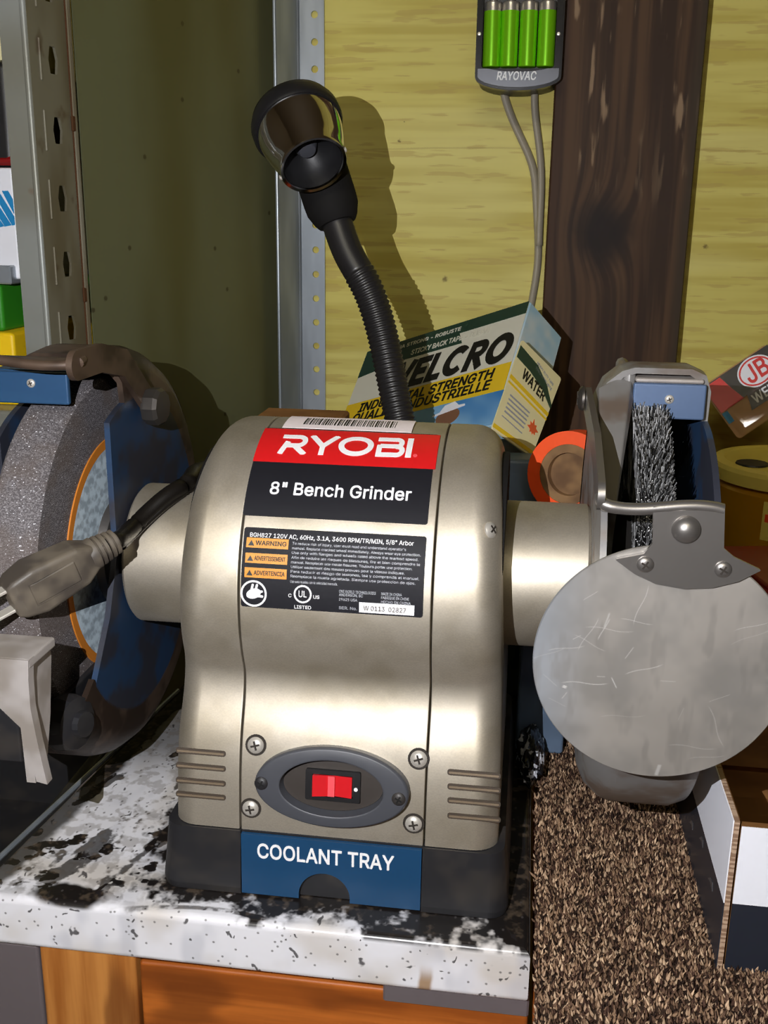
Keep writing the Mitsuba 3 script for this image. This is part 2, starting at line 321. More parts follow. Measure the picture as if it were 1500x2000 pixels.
add('steel_shelving__post__slotted_web', vplate(A, B, .002, ZB, ZT, [(wAB*.56, z, slot) for z in zs]), 'm_shelf_web_shaded', False, 'slotted web in the flange paint, its shade put in as olive-grey colour')
for z in zs:
    if .2 < z < .6:
        e = norm(np.append(B-A, 0)); n_ = np.cross(e, [0, 0, 1.]); o = np.append(A+(B-A)*.24, z)+n_*.001
        add('steel_shelving__post__embossed_rib', box(-.0009, .0009, -.012, .014, -.0006, .0009, .0005, 1).apply_transform(frame(o, e, np.array([0, 0, 1.]), n_)), 'm_shelf_web_shaded', 30)
B2 = B+norm(Cc-B)*.006
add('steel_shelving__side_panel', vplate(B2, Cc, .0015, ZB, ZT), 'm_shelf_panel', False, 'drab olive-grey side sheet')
e = norm(np.append(Cc-B, 0)); nn = np.cross(e, [0, 0, 1.])
add('steel_shelving__seam_fold', tube([np.append(B, ZB)+nn*.0012, np.append(B, ZT)+nn*.0012], .0022, 8, 1), 'm_shelf_web_shaded', 30)
add('steel_shelving__seam_fold__rust_line', tube([np.append(B-e[:2]*.0022, ZB)+nn*.0012, np.append(B-e[:2]*.0022, ZT)+nn*.0012], .0008, 6, 1), 'm_rust', 30)
for zz in (.395, .28): add('steel_shelving__weld_tab', box(-.0018, .0018, -.005, .005, -.0008, .0010, .0005, 1).apply_transform(frame(np.append(B-e[:2]*.002, zz)+nn*.002, e, np.array([0, 0, 1.]), nn)), 'm_rust', 30)
# perforated corner angle at the wall
x1 = at(592, 300, 'y', WY-.003)[0]; x2 = at(634, 300, 'y', WY-.003)[0]
hz = [(.55-.0222*i) for i in range(-20, 40)]
hole = sg.Point(0, 0).buffer(.0031, quad_segs=5)
ang1 = vplate(np.array([x1-.004, WY-.0025]), np.array([x2, WY-.0025]), .0022, ZB, ZT, [((x2-x1+.004)*.64, z, hole) for z in hz])
f0 = np.array([Cc[0]+.003, WY-.028])
ang2 = vplate(f0, np.array([x1-.003, WY-.003]), .0022, ZB, ZT)
bead = cyl((f0[0]+.0, f0[1], ZB), (f0[0]+.0, f0[1], ZT), .0016, 12)
rib = cyl((x1-.004, WY-.0045, ZB), (x1-.004, WY-.0045, ZT), .0018, 10)
add('steel_shelving__corner_angle', cat(ang1, ang2, bead, rib), 'm_galv', 30, 'bare grey perforated steel angle')
add('steel_shelving__shelf', box(-.72, a0[0]-.003, .15, .42, .178, .20, .003), 'm_shelf', 30)
add('steel_shelving__post_001', box(-.745, -.722, .145, .40, ZB, ZT, .002), 'm_shelf', 30)
# things on that shelf
sx = -.268
add('yellow_box', box(-.50, -.281, .17, .34, .2, .253, .003), 'm_yellow', 30, 'bright yellow box at the bottom of the stack on the steel shelf', 'box')
add('green_box', box(-.50, -.290, .175, .34, .253, .287, .003), 'm_green', 30, 'green box between the yellow box and the grey tray on the steel shelf', 'box')
add('grey_tray', cat(box(-.50, -.279, .172, .35, .287, .290, .001, 1), box(-.50, -.279, .170, .174, .287, .300, .001, 1), box(-.283, -.279, .172, .35, .287, .300, .001, 1)), 'm_galv', 30, 'flat blue-grey tray under the white striped carton on the shelf', 'tray')
add('striped_carton__carton', box(-.50, -.2755, .178, .34, .290, .366, .002), 'm_print_white', 30)
tag('striped_carton', 'white carton with slanting blue stripes on the steel shelf', 'carton')
st = []
for i in range(9):
    st.append(sg.Polygon([(-.046+i*.0075, .062-i*.0005), (-.0415+i*.0075, .062-i*.0005), (-.020+i*.0055, .034+i*.0008), (-.025+i*.0055, .033+i*.0008)]))
stripes = shapely.unary_union(st).intersection(sg.box(-.06, 0, -.001, .075))
add('striped_carton__blue_stripes', ext(stripes, .0004, frame(np.array([-.2755, .1777, .291]), np.array([1., 0, 0]), np.array([0, 0, 1.]), np.array([0, -1., 0]))), 'm_stripe_blue', False)
add('dark_case__case', box(-.50, -.274, .18, .33, .366, .436, .006), 'm_black', 30)
add('dark_case__red_band', box(-.501, -.2735, .179, .331, .3675, .3735, .002, 1), 'm_dark_red', 30)
tag('dark_case', 'dark case with a reddish lower band on top of the striped carton', 'case')
add('cream_tub', lathe([(0, 0), (.045, 0), (.048, .003), (.048, .07), (.05, .072), (.05, .085), (0, .086)], (-.322, .25, .436), (0, 0, 1)), 'm_cream', 30, 'cream coloured tub standing on the dark case at the edge of the shelf', 'tub')
# ---------------------------------------------------------------- workbench
tag('workbench', 'workbench with a white painted, soot-smeared top on pine legs', 'workbench')
poly = [[-.1865, -.113], [.1035, -.113], [.1035, WY-.001], [-.128, WY-.001]]
c = m3.CrossSection([poly]).offset(-.002, m3.JoinType.Round, 2, 12)
def slab(c, z0, z1, r):
    parts = [c.extrude(z1-z0-2*r).translate((0, 0, z0+r))]
    for i in range(9):
        a = i/8*math.pi/2; parts.append(c.offset(-(r-r*math.cos(a)), m3.JoinType.Round, 2, 12).extrude(.0002).translate((0, 0, z1-r+r*math.sin(a)-.0002)))
        parts.append(c.offset(-(r-r*math.cos(a)), m3.JoinType.Round, 2, 12).extrude(.0002).translate((0, 0, z0+r-r*math.sin(a))))
    return tm(m3.Manifold.batch_hull(parts))
add('workbench__top', slab(c, -.030, 0, .004), 'm_table', False)
add('workbench__edge_strip', tube([(-.1865, -.105, .001), (-.1555, .13, .001)], .0016, 8, 1), 'm_galv', 30, 'thin worn metal edging')
add('workbench__leg', box(-.152, -.0995, -.106, -.06, -.85, -.0302, .002), 'm_pine_upright', 30)
add('workbench__leg', box(.05, .10, .36, .41, -.85, -.0302, .002), 'm_pine_upright', 30)
add('workbench__leg', box(-.12, -.07, .36, .41, -.85, -.0302, .002), 'm_pine_upright', 30)
add('workbench__leg', box(.052, .1025, -.072, -.03, -.85, -.0302, .002), 'm_pine_upright', 30)
add('workbench__rail', box(-.0982, .1025, -.1045, -.079, -.125, -.0360, .002), 'm_pine_rail', 30, 'varnished orange pine rail')
add('workbench__side_board', box(-.1985, -.1535, -.104, .10, -.85, -.0335, .002), 'm_grey_paint_and_shade', 30, 'grey painted board left of the front leg')
add('workbench__shadow_strip', box(.030, .1025, -.1060, -.078, -.0425, -.0302, .001, 1), 'm_grey_paint_and_shade', 30)  # grey strip put in for the shadow under the bench top
add('plastic_crate', cat(box(-.60, -.2, -.16, .12, -.85, -.84, .003), box(-.60, -.2, -.16, -.15, -.84, -.035, .003), box(-.60, -.2, .11, .12, -.84, -.035, .003), box(-.21, -.2, -.15, .11, -.84, -.035, .003), box(-.60, -.59, -.15, .11, -.84, -.035, .003),
    box(-.59, -.21, -.15, .11, -.10, -.09)), 'm_charcoal', 30, 'tall black plastic crate beside the left edge of the workbench', 'crate')
# carpeted shelf
add('carpeted_bench__board', box(.1045, .62, -.24, WY-.001, -.045, -.010, .002), 'm_pine_rail', 30)
tag('carpeted_bench', 'bench covered in speckled brown carpet right of the white workbench', 'bench')
for i, (x, y) in enumerate(((.13, -.21), (.56, -.21), (.13, .38), (.56, .38))):
    add('carpeted_bench__leg', box(x, x+.04, y, y+.04, -.85, -.0452, .002), 'm_pine_upright', 30)
def carpet():
    X0, X1, Y0, Y1 = .1040, .36, -.24, .16
    bv = np.array([(0, 0, 0), (1, 0, .45), (0, 1, .45), (-1, 0, .45), (0, -1, .45), (.0, 0, 1)], float)
    bf = np.array([(5, 1, 2), (5, 2, 3), (5, 3, 4), (5, 4, 1), (0, 2, 1), (0, 3, 2), (0, 4, 3), (0, 1, 4)])
    xs, ys = np.meshgrid(np.arange(X0, X1, .00150), np.arange(Y0, Y1, .00165), indexing='ij')
    pts = np.stack([xs.ravel(), ys.ravel()], 1)+rng.normal(0, .0006, (xs.size, 2))
    pts = pts[~((pts[:, 0] > .205) & (pts[:, 1] > -.09))]; n = len(pts)
    pts[:, 0] = np.maximum(pts[:, 0], X0)
    clump = meshkit.noise(np.column_stack([pts*330, np.zeros(n)]), 5)
    h = rng.uniform(.0030, .0050, n)*(.7+.6*clump); w = rng.uniform(.00065, .00115, n)
    pal = np.array([lin(168, 140, 114), lin(132, 106, 84), lin(98, 76, 62), lin(70, 52, 44), lin(196, 168, 138), lin(44, 34, 30)])
    base = pal[rng.choice(6, n, p=[.22, .24, .21, .15, .09, .09])]*(.55+.75*clump[:, None])
    tilt = rng.normal(0, .0013, (n, 2)); a = rng.uniform(0, 6.28, n); ca, sn = np.cos(a), np.sin(a)
    P = np.empty((n, 6, 3)); up = bv[:, 2]
    P[:, :, 0] = pts[:, None, 0]+(bv[None, :, 0]*ca[:, None]-bv[None, :, 1]*sn[:, None])*w[:, None]+tilt[:, None, 0]*up
    P[:, :, 1] = pts[:, None, 1]+(bv[None, :, 0]*sn[:, None]+bv[None, :, 1]*ca[:, None])*w[:, None]*1.2+tilt[:, None, 1]*up
    P[:, :, 2] = -.0030+h[:, None]*up[None]
    f = (np.arange(n)[:, None, None]*6+bf[None]).reshape(-1, 3)
    return P.reshape(-1, 3), f, np.repeat(np.clip(base, 0, 1), 6, 0)
v_, f_, c_ = carpet()
mat('m_carpet_base', lambda p, n, uv: mix(L(40, 30, 25), L(66, 52, 42), noise(p.x*420, p.y*420, p.z*420)), .95, spec=.1)
add('carpeted_bench__carpet', box(.1038, .62, -.242, WY-.001, -.0100, -.0018, .002), 'm_carpet_base', 30, 'speckled brown carpet')
add('carpeted_bench__carpet__pile', (v_, f_), 'm_carpet', True, kind='stuff', color=c_)
# ---------------------------------------------------------------- bench grinder
GZ, GR = .1525, .0790                          # shaft height, housing radius
tag('bench_grinder', 'champagne bench grinder with red and black label, a wheel at each end and gooseneck lamp', 'bench grinder')
def profile():
    from scipy.interpolate import CubicSpline
    a0 = math.radians(-24)
    front = np.array([(-.0868, .0365), (-.0860, .050), (-.0838, .070), (-.0790, .089), (-.0733, .1035), (-.0713, .1125), (-GR*math.cos(a0), GZ+GR*math.sin(a0))])
    s = np.r_[0, np.cumsum(np.linalg.norm(np.diff(front, axis=0), axis=1))]
    cs = CubicSpline(s, front, bc_type=((2, [0, 0]), (1, [-math.sin(-a0)*1.0, math.cos(a0)])))
    lo = cs(np.linspace(0, s[-1], 40))
    a = np.linspace(a0, math.pi-a0, 90)[1:-1]
    arc = np.stack([-GR*np.cos(a), GZ+GR*np.sin(a)], 1)
    back = lo[::-1]*[-1, 1]
    return np.vstack([lo, arc, back])
PROF = profile()
PS = np.r_[0, np.cumsum(np.linalg.norm(np.diff(PROF, axis=0), axis=1))]
_t = np.gradient(PROF, axis=0); _t /= np.linalg.norm(_t, axis=1, keepdims=True)
PN = np.stack([-_t[:, 1], _t[:, 0]], 1)        # outward
def half_width(z): return np.interp(z, [.03, .08, .15, .20, .235], [.0835, .0828, .0802, .0775, .0735])
def bpt(s): return np.stack([np.interp(s, PS, PROF[:, 0]), np.interp(s, PS, PROF[:, 1])], -1)
def bnm(s):
    n = np.stack([np.interp(s, PS, PN[:, 0]), np.interp(s, PS, PN[:, 1])], -1); return n/np.linalg.norm(n, axis=-1, keepdims=True)
def on_body(px, py):                           # (x, s) of the housing that a place of the photograph shows
    d = FWD + RGT*(px-750)/FPX - UPV*(py-1000)/FPX
    for i in range(len(PROF)-1):
        a, b = PROF[i], PROF[i+1]
        M = np.array([[d[1], -(b-a)[0]], [d[2], -(b-a)[1]]])
        t, u = np.linalg.solve(M, a-CAM[1:])
        if 0 <= u <= 1 and t > 0: return np.array([CAM[0]+d[0]*t, PS[i]+u*(PS[i+1]-PS[i])])
def warp(m, x, s, lift=0., skew=0.):           # lays a flat mesh (x right, y up the housing, z out) on the housing
    v = np.array(m.vertices); q = s+v[:, 1]+skew*v[:, 0]; p, n = bpt(q), bnm(q)
    h = (v[:, 2]+lift)[:, None]
    out = m.copy(); out.vertices = np.column_stack([x+v[:, 0], p+n*h]); return out
def fine(m, e=.004): v, f = trimesh.remesh.subdivide_to_size(m.vertices, m.faces, e); return trimesh.Trimesh(v, f)
def loft(xs, insets):
    rings = []
    for xf, i in zip(xs, insets):
        q = PROF-PN*i; rings.append(np.column_stack([xf(q[:, 1]) if callable(xf) else np.full(len(q), xf), q]))
    n = len(PROF); V = np.vstack(rings+[rings[0].mean(0)[None], rings[-1].mean(0)[None]]); F = []
    for k in range(len(rings)-1):
        for j in range(n):
            j2 = (j+1) % n; F += [(k*n+j, (k+1)*n+j, (k+1)*n+j2), (k*n+j, (k+1)*n+j2, k*n+j2)]
    N = len(rings)*n
    for j in range(n):
        j2 = (j+1) % n; F += [(N, j, j2), (N+1, N-n+j2, N-n+j)]
    m = trimesh.Trimesh(V, F, process=False); m.fix_normals(); return m
SEAM = .0465
add('bench_grinder__front_panel', loft([-SEAM, -SEAM+.0002, -SEAM+.0007, 0, SEAM-.0007, SEAM-.0002, SEAM], [.0008, .0002, 0, 0, 0, .0002, .0008]), 'm_champagne', 40)
for sg_ in (-1, 1):
    R_ = .013; g = SEAM+.0007
    st_ = [g, g+.0003, g+.0008]; ins = [.0008, .0002, 0]
    xs = [sg_*v for v in st_]
    for k in range(9):
        a = k/8*math.pi/2
        xs.append((lambda a: (lambda z: sg_*(half_width(z)-R_+R_*math.sin(a))))(a)); ins.append(R_-R_*math.cos(a))
    k = add('bench_grinder__end_cover', loft(xs, ins), 'm_champagne', 40)
    for (ya, yb) in ([(1468, 1497, 1526, 1553), (1510, 1538, 1565, 1595)][sg_ > 0],) and [(0, 0)]:
        for py in ((1468, 1497, 1526, 1553) if sg_ < 0 else (1510, 1538, 1565, 1595)):
            (xa, s1), (xb, s2) = (on_body(344, py-4), on_body(441, py+5)) if sg_ < 0 else (on_body(874, py-3), on_body(978, py+6))
            w = xb-xa
            kk = add(k+'__vent_slot', warp(fine(ext(rrect(w, .0030, .0012), .0005, np.eye(4)), .006), (xa+xb)/2, (s1+s2)/2, .0), 'm_slot', False)
            add(k+'__vent_louvre', warp(fine(ext(rrect(w-.0015, .0010, .0004), .0004, np.eye(4)), .006), (xa+xb)/2, (s1+s2)/2-.0001, .0005), 'm_louvre', False)
add('bench_grinder__core', loft([-.079, .079], [.014, .014]), 'm_black_matte', 40)
def face(px, py): x, s = on_body(px, py); p, n = bpt(s), bnm(s); return np.array([x, *p]), np.array([0, *n])
for (px, py) in ((500, 1455), (818, 1482), (490, 1578), (808, 1608)):
    o, n = face(px, py)
    add('bench_grinder__screw_ring', ring(o-n*.0004, n, .0028, .0054, .0007, 24), 'm_groove', 30)
    screw(o, n, .0042, phi=px*.01)
# side fastener and slot on the right end
screw((.0722, -.0632, .1950), (.8, -.5, .35), .0040)
add('bench_grinder__side_slot', box(.0798, .0812, -.052, -.046, .095, .118, .0006, 1), 'm_black_matte', 30)
# switch bezel
bx, bs = on_body(651, 1532)
sk = (on_body(770, 1547)[1]-on_body(527, 1518)[1])/(on_body(770, 1547)[0]-on_body(527, 1518)[0])
def ell(a, b, n=20): return sa.scale(sg.Point(0, 0).buffer(1, quad_segs=n), a, b)
EA, EB = .0385, .0200
def dish():
    rows = [(1.0, 1.0, -.0005), (1.0, 1.0, .0010), (.985, .97, .0020), (.96, .93, .0025), (.70, .74, .0027), (.675, .70, .0022), (.655, .67, -.0040), (0, 0, -.0040)]
    a = np.arange(72)*2*np.pi/72; V = np.vstack([np.column_stack([EA*u*np.cos(a), EB*v*np.sin(a), a*0+h]) for u, v, h in rows]); F = []
    for k in range(len(rows)-1):
        for j in range(72):
            j2 = (j+1) % 72; F += [(k*72+j, k*72+j2, (k+1)*72+j2), (k*72+j, (k+1)*72+j2, (k+1)*72+j)]
    return trimesh.Trimesh(V, F)
bz = warp(dish(), bx, bs, .0045)
add('bench_grinder__switch_bezel', bz, 'm_bezel', 35, 'grey oval switch surround')
add('bench_grinder__switch_bezel__rim', warp(cat(*[ext(ell(EA, EB).difference(ell(EA*.97, EB*.96)), .0045, np.eye(4))]), bx, bs, 0), 'm_bezel', False)
M4 = np.eye(4)
add('bench_grinder__switch_bezel__switch_frame', warp(fine(ext(rrect(.0275, .0155, .0008).difference(rrect(.0205, .0112, .0006)), .0026, M4), .006), bx+.0002, bs+.0003, .0006), 'm_black', 30)
ro = trimesh.Trimesh(*[np.array(q) for q in ([(-.0098, -.0053, 0), (.0098, -.0053, 0), (.0098, .0053, 0), (-.0098, .0053, 0), (-.0098, -.0053, .0042), (.0015, -.0053, .0016), (.0098, -.0053, .0030), (-.0098, .0053, .0042), (.0015, .0053, .0016), (.0098, .0053, .0030)],
   [(0, 2, 1), (0, 3, 2), (4, 5, 8), (4, 8, 7), (5, 6, 9), (5, 9, 8), (0, 1, 6), (0, 6, 5), (0, 5, 4), (3, 7, 8), (3, 8, 9), (3, 9, 2), (0, 4, 7), (0, 7, 3), (1, 2, 9), (1, 9, 6)])])
ro.fix_normals()
add('bench_grinder__switch_bezel__rocker', warp(ro, bx+.0001, bs+.0003, .0008), 'm_switch_red', False, 'red translucent rocker switch')
add('bench_grinder__switch_bezel__painted_lit_strip', warp(box(-.0022, .0012, -.0051, .0051, 0, .0008), bx+.0001, bs+.0003, .0031), 'm_switch_red_light', False, 'pinkish strip, the lit middle of the rocker put in as colour')  # paler colour paints in the rocker's lit middle; it gives off no light
add('bench_grinder__switch_bezel__recess', warp(fine(ext(ell(EA*.652, EB*.665), .0004, np.eye(4)), .006), bx, bs, .0006), 'm_recess', False, 'dark recess floor')
add('bench_grinder__switch_bezel__off_mark', warp(lathe([(0, 0), (.0010, 0), (.0010, .0003), (0, .0003)], (0, 0, 0), (0, 0, 1), 12), bx+.0119, bs-.0003, .0033), 'm_white_ink', False)
for (px, py) in ((517, 1519), (782, 1549)):
    o, n = face(px, py); screw(o+n*.0066, n, .0034, 'm_charcoal', 'bench_grinder__bezel_screw', 1.1, 'm_black_ink')
# brand label and rating label on the housing
def plate(quad, m, key, lift=.0002, t=.0004, r=.0012, label=None):
    q = [on_body(*p) for p in quad]; x0 = (q[0][0]+q[3][0])/2; x1 = (q[1][0]+q[2][0])/2; s1 = (q[0][1]+q[1][1])/2; s0 = (q[2][1]+q[3][1])/2
    poly = rrect(x1-x0, s1-s0, r) if r else sg.box(-(x1-x0)/2, -(s1-s0)/2, (x1-x0)/2, (s1-s0)/2)
    k = add(key, warp(fine(ext(poly, t, np.eye(4))), (x0+x1)/2, (s0+s1)/2, lift), m, 30, label)
    return k, x0, x1, s0, s1
def words(key, s, x, sv, w, h, m, bold=False, lift=.0008, skew=0.):
    t = fine(text(s, w, h, .00025, bold), .006)
    return add(key, warp(t, x, sv, lift, skew), m, False)
kb, X0, X1, S0, S1 = plate([(513, 836), (858, 852), (833, 1026), (483, 1006)], 'm_label_black', 'bench_grinder__brand_label', label='red and black brand label')
sb = (on_body(500, 904)[1]+on_body(853, 917)[1])/2
plate([(513, 838), (858, 853), (853, 917), (500, 904)], 'm_red', kb+'__red_field', .0006, .0002, 0)
def logo():                                    # wide display capitals
    st = .20
    def ln(p, j=2): return sg.LineString(p).buffer(st/2, cap_style=2, join_style=j)
    arc = lambda cx, cy, rx, ry, a, b: [(cx+rx*math.cos(t), cy+ry*math.sin(t)) for t in np.linspace(math.radians(a), math.radians(b), 14)]
    R = ln([(.0, .9), (.62, .9)]+arc(.62, .66, .27, .24, 80, -80)+[(.62, .42), (.22, .42)]).union(ln([(.06, 0), (.26, .62)])).union(ln([(.52, .42), (.98, .0)]))
    Y = ln([(.0, 1.0), (.50, .42), (1.0, 1.0)], 1).union(ln([(.50, .45), (.50, 0)])).intersection(sg.box(-1, 0, 2, 1))
    O = sa.scale(sg.Point(.0, .0).buffer(1, 24), .66, .5).difference(sa.scale(sg.Point(.0, .0).buffer(1, 24), .44, .30)); O = sa.translate(O, .66, .5)
    Bq = ln([(.0, .9), (.72, .9)]+arc(.72, .70, .18, .20, 80, -80)+[(.72, .53), (.12, .53)]).union(ln([(.72, .53)]+arc(.76, .30, .2, .2, 80, -80)+[(.76, .1), (0, .1)])).union(ln([(.1, 0), (.1, .58)]))
    I = sg.box(0, 0, .22, 1)
    x, out = 0, []
    for g, w in ((R, 1.0), (Y, .98), (O, 1.34), (Bq, 1.0), (I, .22)):
        out.append(sa.translate(g.intersection(sg.box(-1, 0, 3, 1)), x, 0)); x += w+.10
    return shapely.unary_union(out), x-.10
lg, lw = logo()
xa, sa_ = on_body(543, 889); xb, sb_ = on_body(803, 893); xt, st_2 = on_body(553, 850)
lgm = fine(ext(sa.scale(lg, (xb-xa)/lw, (st_2-sa_)*.93, origin=(0, 0)), .00025, np.eye(4)), .004)
add(kb+'__brand_lettering', warp(lgm, xa, sa_, .0009, (sb_-sa_)/(xb-xa)*.5), 'm_white_ink', False)
xr_, sr_ = on_body(811, 893)
add(kb+'__registered_dot', warp(lathe([(0, 0), (.0011, 0), (.0011, .0003), (0, .0003)], (0, 0, 0), (0, 0, 1), 14), xr_, sr_, .0009), 'm_switch_red_light', False)
xa, s_a = on_body(526, 969); xb, s_b = on_body(803, 979)
words(kb+'__model_lettering', '8" Bench Grinder', xa, (s_a+s_b)/2, xb-xa, .0066, 'm_white_ink', True)
kr, X0, X1, S0, S1 = plate([(478, 1030), (832, 1048), (827, 1203), (472, 1186)], 'm_label_black', 'bench_grinder__rating_label', label='black rating label with small white print')
W_, H_ = X1-X0, S1-S0
def rl(u, v): return X0+u*W_, S0+v*H_          # places on the rating label, 0..1
x, s = rl(.035, .865); words(kr+'__rating_line', 'BGH827 120V AC, 60Hz, 3.1A, 3600 RPM/TR/MIN, 5/8" Arbor', x, s, W_*.90, .0020, 'm_white_ink', True)
for i, wd in enumerate(('WARNING', 'ADVERTISSEMENT', 'ADVERTENCIA')):
    v = (.745, .555, .375)[i]; x, s = rl(.018, v); hh = H_*.125
    b_ = fine(ext(sg.box(0, 0, W_*.235, hh), .0002, np.eye(4)), .005)
    kw = kr+'__warning_bar'
    add(kw, warp(b_, x, s, .0006), 'm_orange_ink', False)
    tri = sg.Polygon([(0, 0), (.0030, 0), (.0015, .0026)])
    add(kr+'__warning_triangle', warp(ext(tri, .0002, np.eye(4)), x+.001, s+hh*.2, .0008), 'm_black_ink', False)
    words(kr+'__warning_word', wd, x+.0046, s+hh*.28, W_*.235-.0056, .0020, 'm_slot', True, .0008)
fine_print = ['To reduce risk of injury, user must read and understand operator\'s', 'manual. Replace cracked wheel immediately. Always wear eye protection.', 'Use only with flanges and wheels rated above the marked speed.',
  'Afin de reduire les risques de blessures, lire et bien comprendre le', 'manuel. Remplacer une meule fissuree. Toujours porter une protection.', 'Utiliser seulement des meules prevues pour la vitesse indiquee.', 'Para reducir el riesgo de lesiones, lea y comprenda el manual.', 'Reemplace la muela agrietada. Siempre use proteccion de ojos.', 'Use solo muelas con la velocidad marcada.']
lens = [.62, .70, .69, .70, .66, .62, .70, .68, .26]
for i, ln_ in enumerate(fine_print):
    x, s = rl(.275, .80-.0575*i); words(kr+'__fine_print', ln_, x, s, W_*lens[i], .00125, 'm_print_ink', False)
cx_, cs_ = rl(.072, .175)
add(kr+'__hand_pictogram', warp(fine(ext(sg.Point(0, 0).buffer(.0065, 16).difference(sg.Point(0, 0).buffer(.0055, 16)).union(sa.rotate(sa.scale(sg.Point(0, 0).buffer(.0030, 12), 1.25, .8), 20)).union(sg.LineString([(.001, .001), (.004, .0012)]).buffer(.0006)).union(sg.LineString([(.001, -.001), (.0042, -.0012)]).buffer(.0006)).union(sg.LineString([(-.001, .002), (-.0005, .0042)]).buffer(.0006)).union(sg.LineString([(.001, .002), (.0016, .0042)]).buffer(.0006)), .0002, np.eye(4)), .004), cx_, cs_, .0007), 'm_white_ink', False)
cx_, cs_ = rl(.345, .205)
add(kr+'__approval_mark', warp(fine(ext(sg.Point(0, 0).buffer(.0044, 16).difference(sg.Point(0, 0).buffer(.0035, 16)), .0002, np.eye(4)), .004), cx_, cs_, .0007), 'm_white_ink', False)
words(kr+'__approval_lettering', 'UL', cx_-.0020, cs_-.0015, .0040, .0030, 'm_white_ink', True)
words(kr+'__approval_lettering', 'C', cx_-.0070, cs_-.0018, .0016, .0016, 'm_white_ink', True)
words(kr+'__approval_lettering', 'US', cx_+.0052, cs_-.0018, .0030, .0016, 'm_white_ink', True)
words(kr+'__approval_lettering', 'LISTED', cx_-.0040, cs_-.0072, .0082, .0016, 'm_white_ink', True)
for (u, v, w, s_) in ((.545, .255, .20, 'ONE WORLD TECHNOLOGIES'), (.545, .205, .13, 'ANDERSON, SC'), (.545, .155, .10, '29625 USA'), (.775, .255, .11, 'MADE IN CHINA'), (.775, .205, .15, 'FABRIQUE EN CHINE'), (.775, .155, .16, 'HECHO EN CHINA')):
    x, s = rl(u, v); words(kr+'__maker_line', s_, x, s, W_*w, .0013, 'm_print_ink', False)
x, s = rl(.545, .045); words(kr+'__serial_caption', 'SER. No.', x, s, W_*.10, .0014, 'm_grey_ink', True)
x, s = rl(.655, .020); add(kr+'__serial_field', warp(fine(ext(sg.box(0, 0, W_*.30, H_*.13), .0002, np.eye(4)), .006), x, s, .0006), 'm_white_ink', False)
x, s = rl(.68, .05); words(kr+'__serial_number', 'W 0113  02827', x, s, W_*.23, .0022, 'm_slot', False, .0008)
# barcode sticker on top
q = [on_body(*p) for p in ((553, 836), (803, 851))]
sx0, sx1 = q[0][0], q[1][0]; ss = (q[0][1]+q[1][1])/2
ks = add('bench_grinder__barcode_sticker', warp(fine(ext(sg.box(0, 0, sx1-sx0, .022), .0003, np.eye(4))), sx0, ss, .0009), 'm_sticker', 30, 'white barcode sticker over the top edge of the red label')
bars, xx = [], .010
r2 = np.random.default_rng(3)
while xx < sx1-sx0-.009:
    w = r2.choice([.0003, .0005, .0008]); bars.append(sg.box(xx, .0050, xx+w, .0165)); xx += w+r2.choice([.0004, .0006, .0009])
add(ks+'__barcode', warp(fine(ext(sg.MultiPolygon(bars), .0002, np.eye(4))), sx0, ss, .0012), 'm_black_ink', False)
# black base with the coolant tray
def base_mesh():
    def rr(x, y0, y1, r, z): return [m3.Manifold.cylinder(.0005, r, r, 32).translate((sx, sy, z)) for sx in (-x+r, x-r) for sy in (y0+r, y1-r)]
    return m3.Manifold.batch_hull(rr(.0895, -.0900, .1000, .010, 0.0005)+rr(.0900, -.0905, .1005, .010, .004)+rr(.0868, -.0880, .0950, .009, .0355))
bm = base_mesh()-m3.Manifold.cube((.0930, .024, .060)).translate((-.0465, -.110, -.010))
add('bench_grinder__base', tm(bm), 'm_charcoal', 25, 'black plastic base')
def tray():
    face_ = sg.box(-.0461, .0012, .0461, .0350).difference(sg.Point(-.003, .0035).buffer(.0132, 24).union(sg.box(-.0162, -.01, .0102, .0035)))
    M = frame(np.array([0, -.0880, 0]), np.array([1., 0, 0]), np.array([0, .04, 1.])/np.linalg.norm([0, .04, 1]), np.array([0, -1., .04]))
    return ext(face_, .0022, M)
kt = add('bench_grinder__coolant_tray', tray(), 'm_coolant_blue', False, 'blue coolant tray front with white lettering')
tf = text('COOLANT TRAY', .0700, .0078, .0004, True)
tf.apply_transform(frame(np.array([-.0375, -.0896, .0225]), np.array([1., 0, 0]), np.array([0, .04, 1.]), np.array([0, -1., .04])))
add(kt+'__lettering', tf, 'm_white_ink', False)
add(kt+'__grip_recess', lathe([(.0125, 0), (.0125, .010), (0, .010)], (-.003, -.0862, .0030), (0, 1, 0), 32), 'm_black_matte', 30)
# shaft necks
for s_ in (-1, 1): add('bench_grinder__motor_neck', cyl((s_*.070, 0, GZ), (s_*.1225, 0, GZ), .0390, 72, .0015), 'm_champagne', 40)
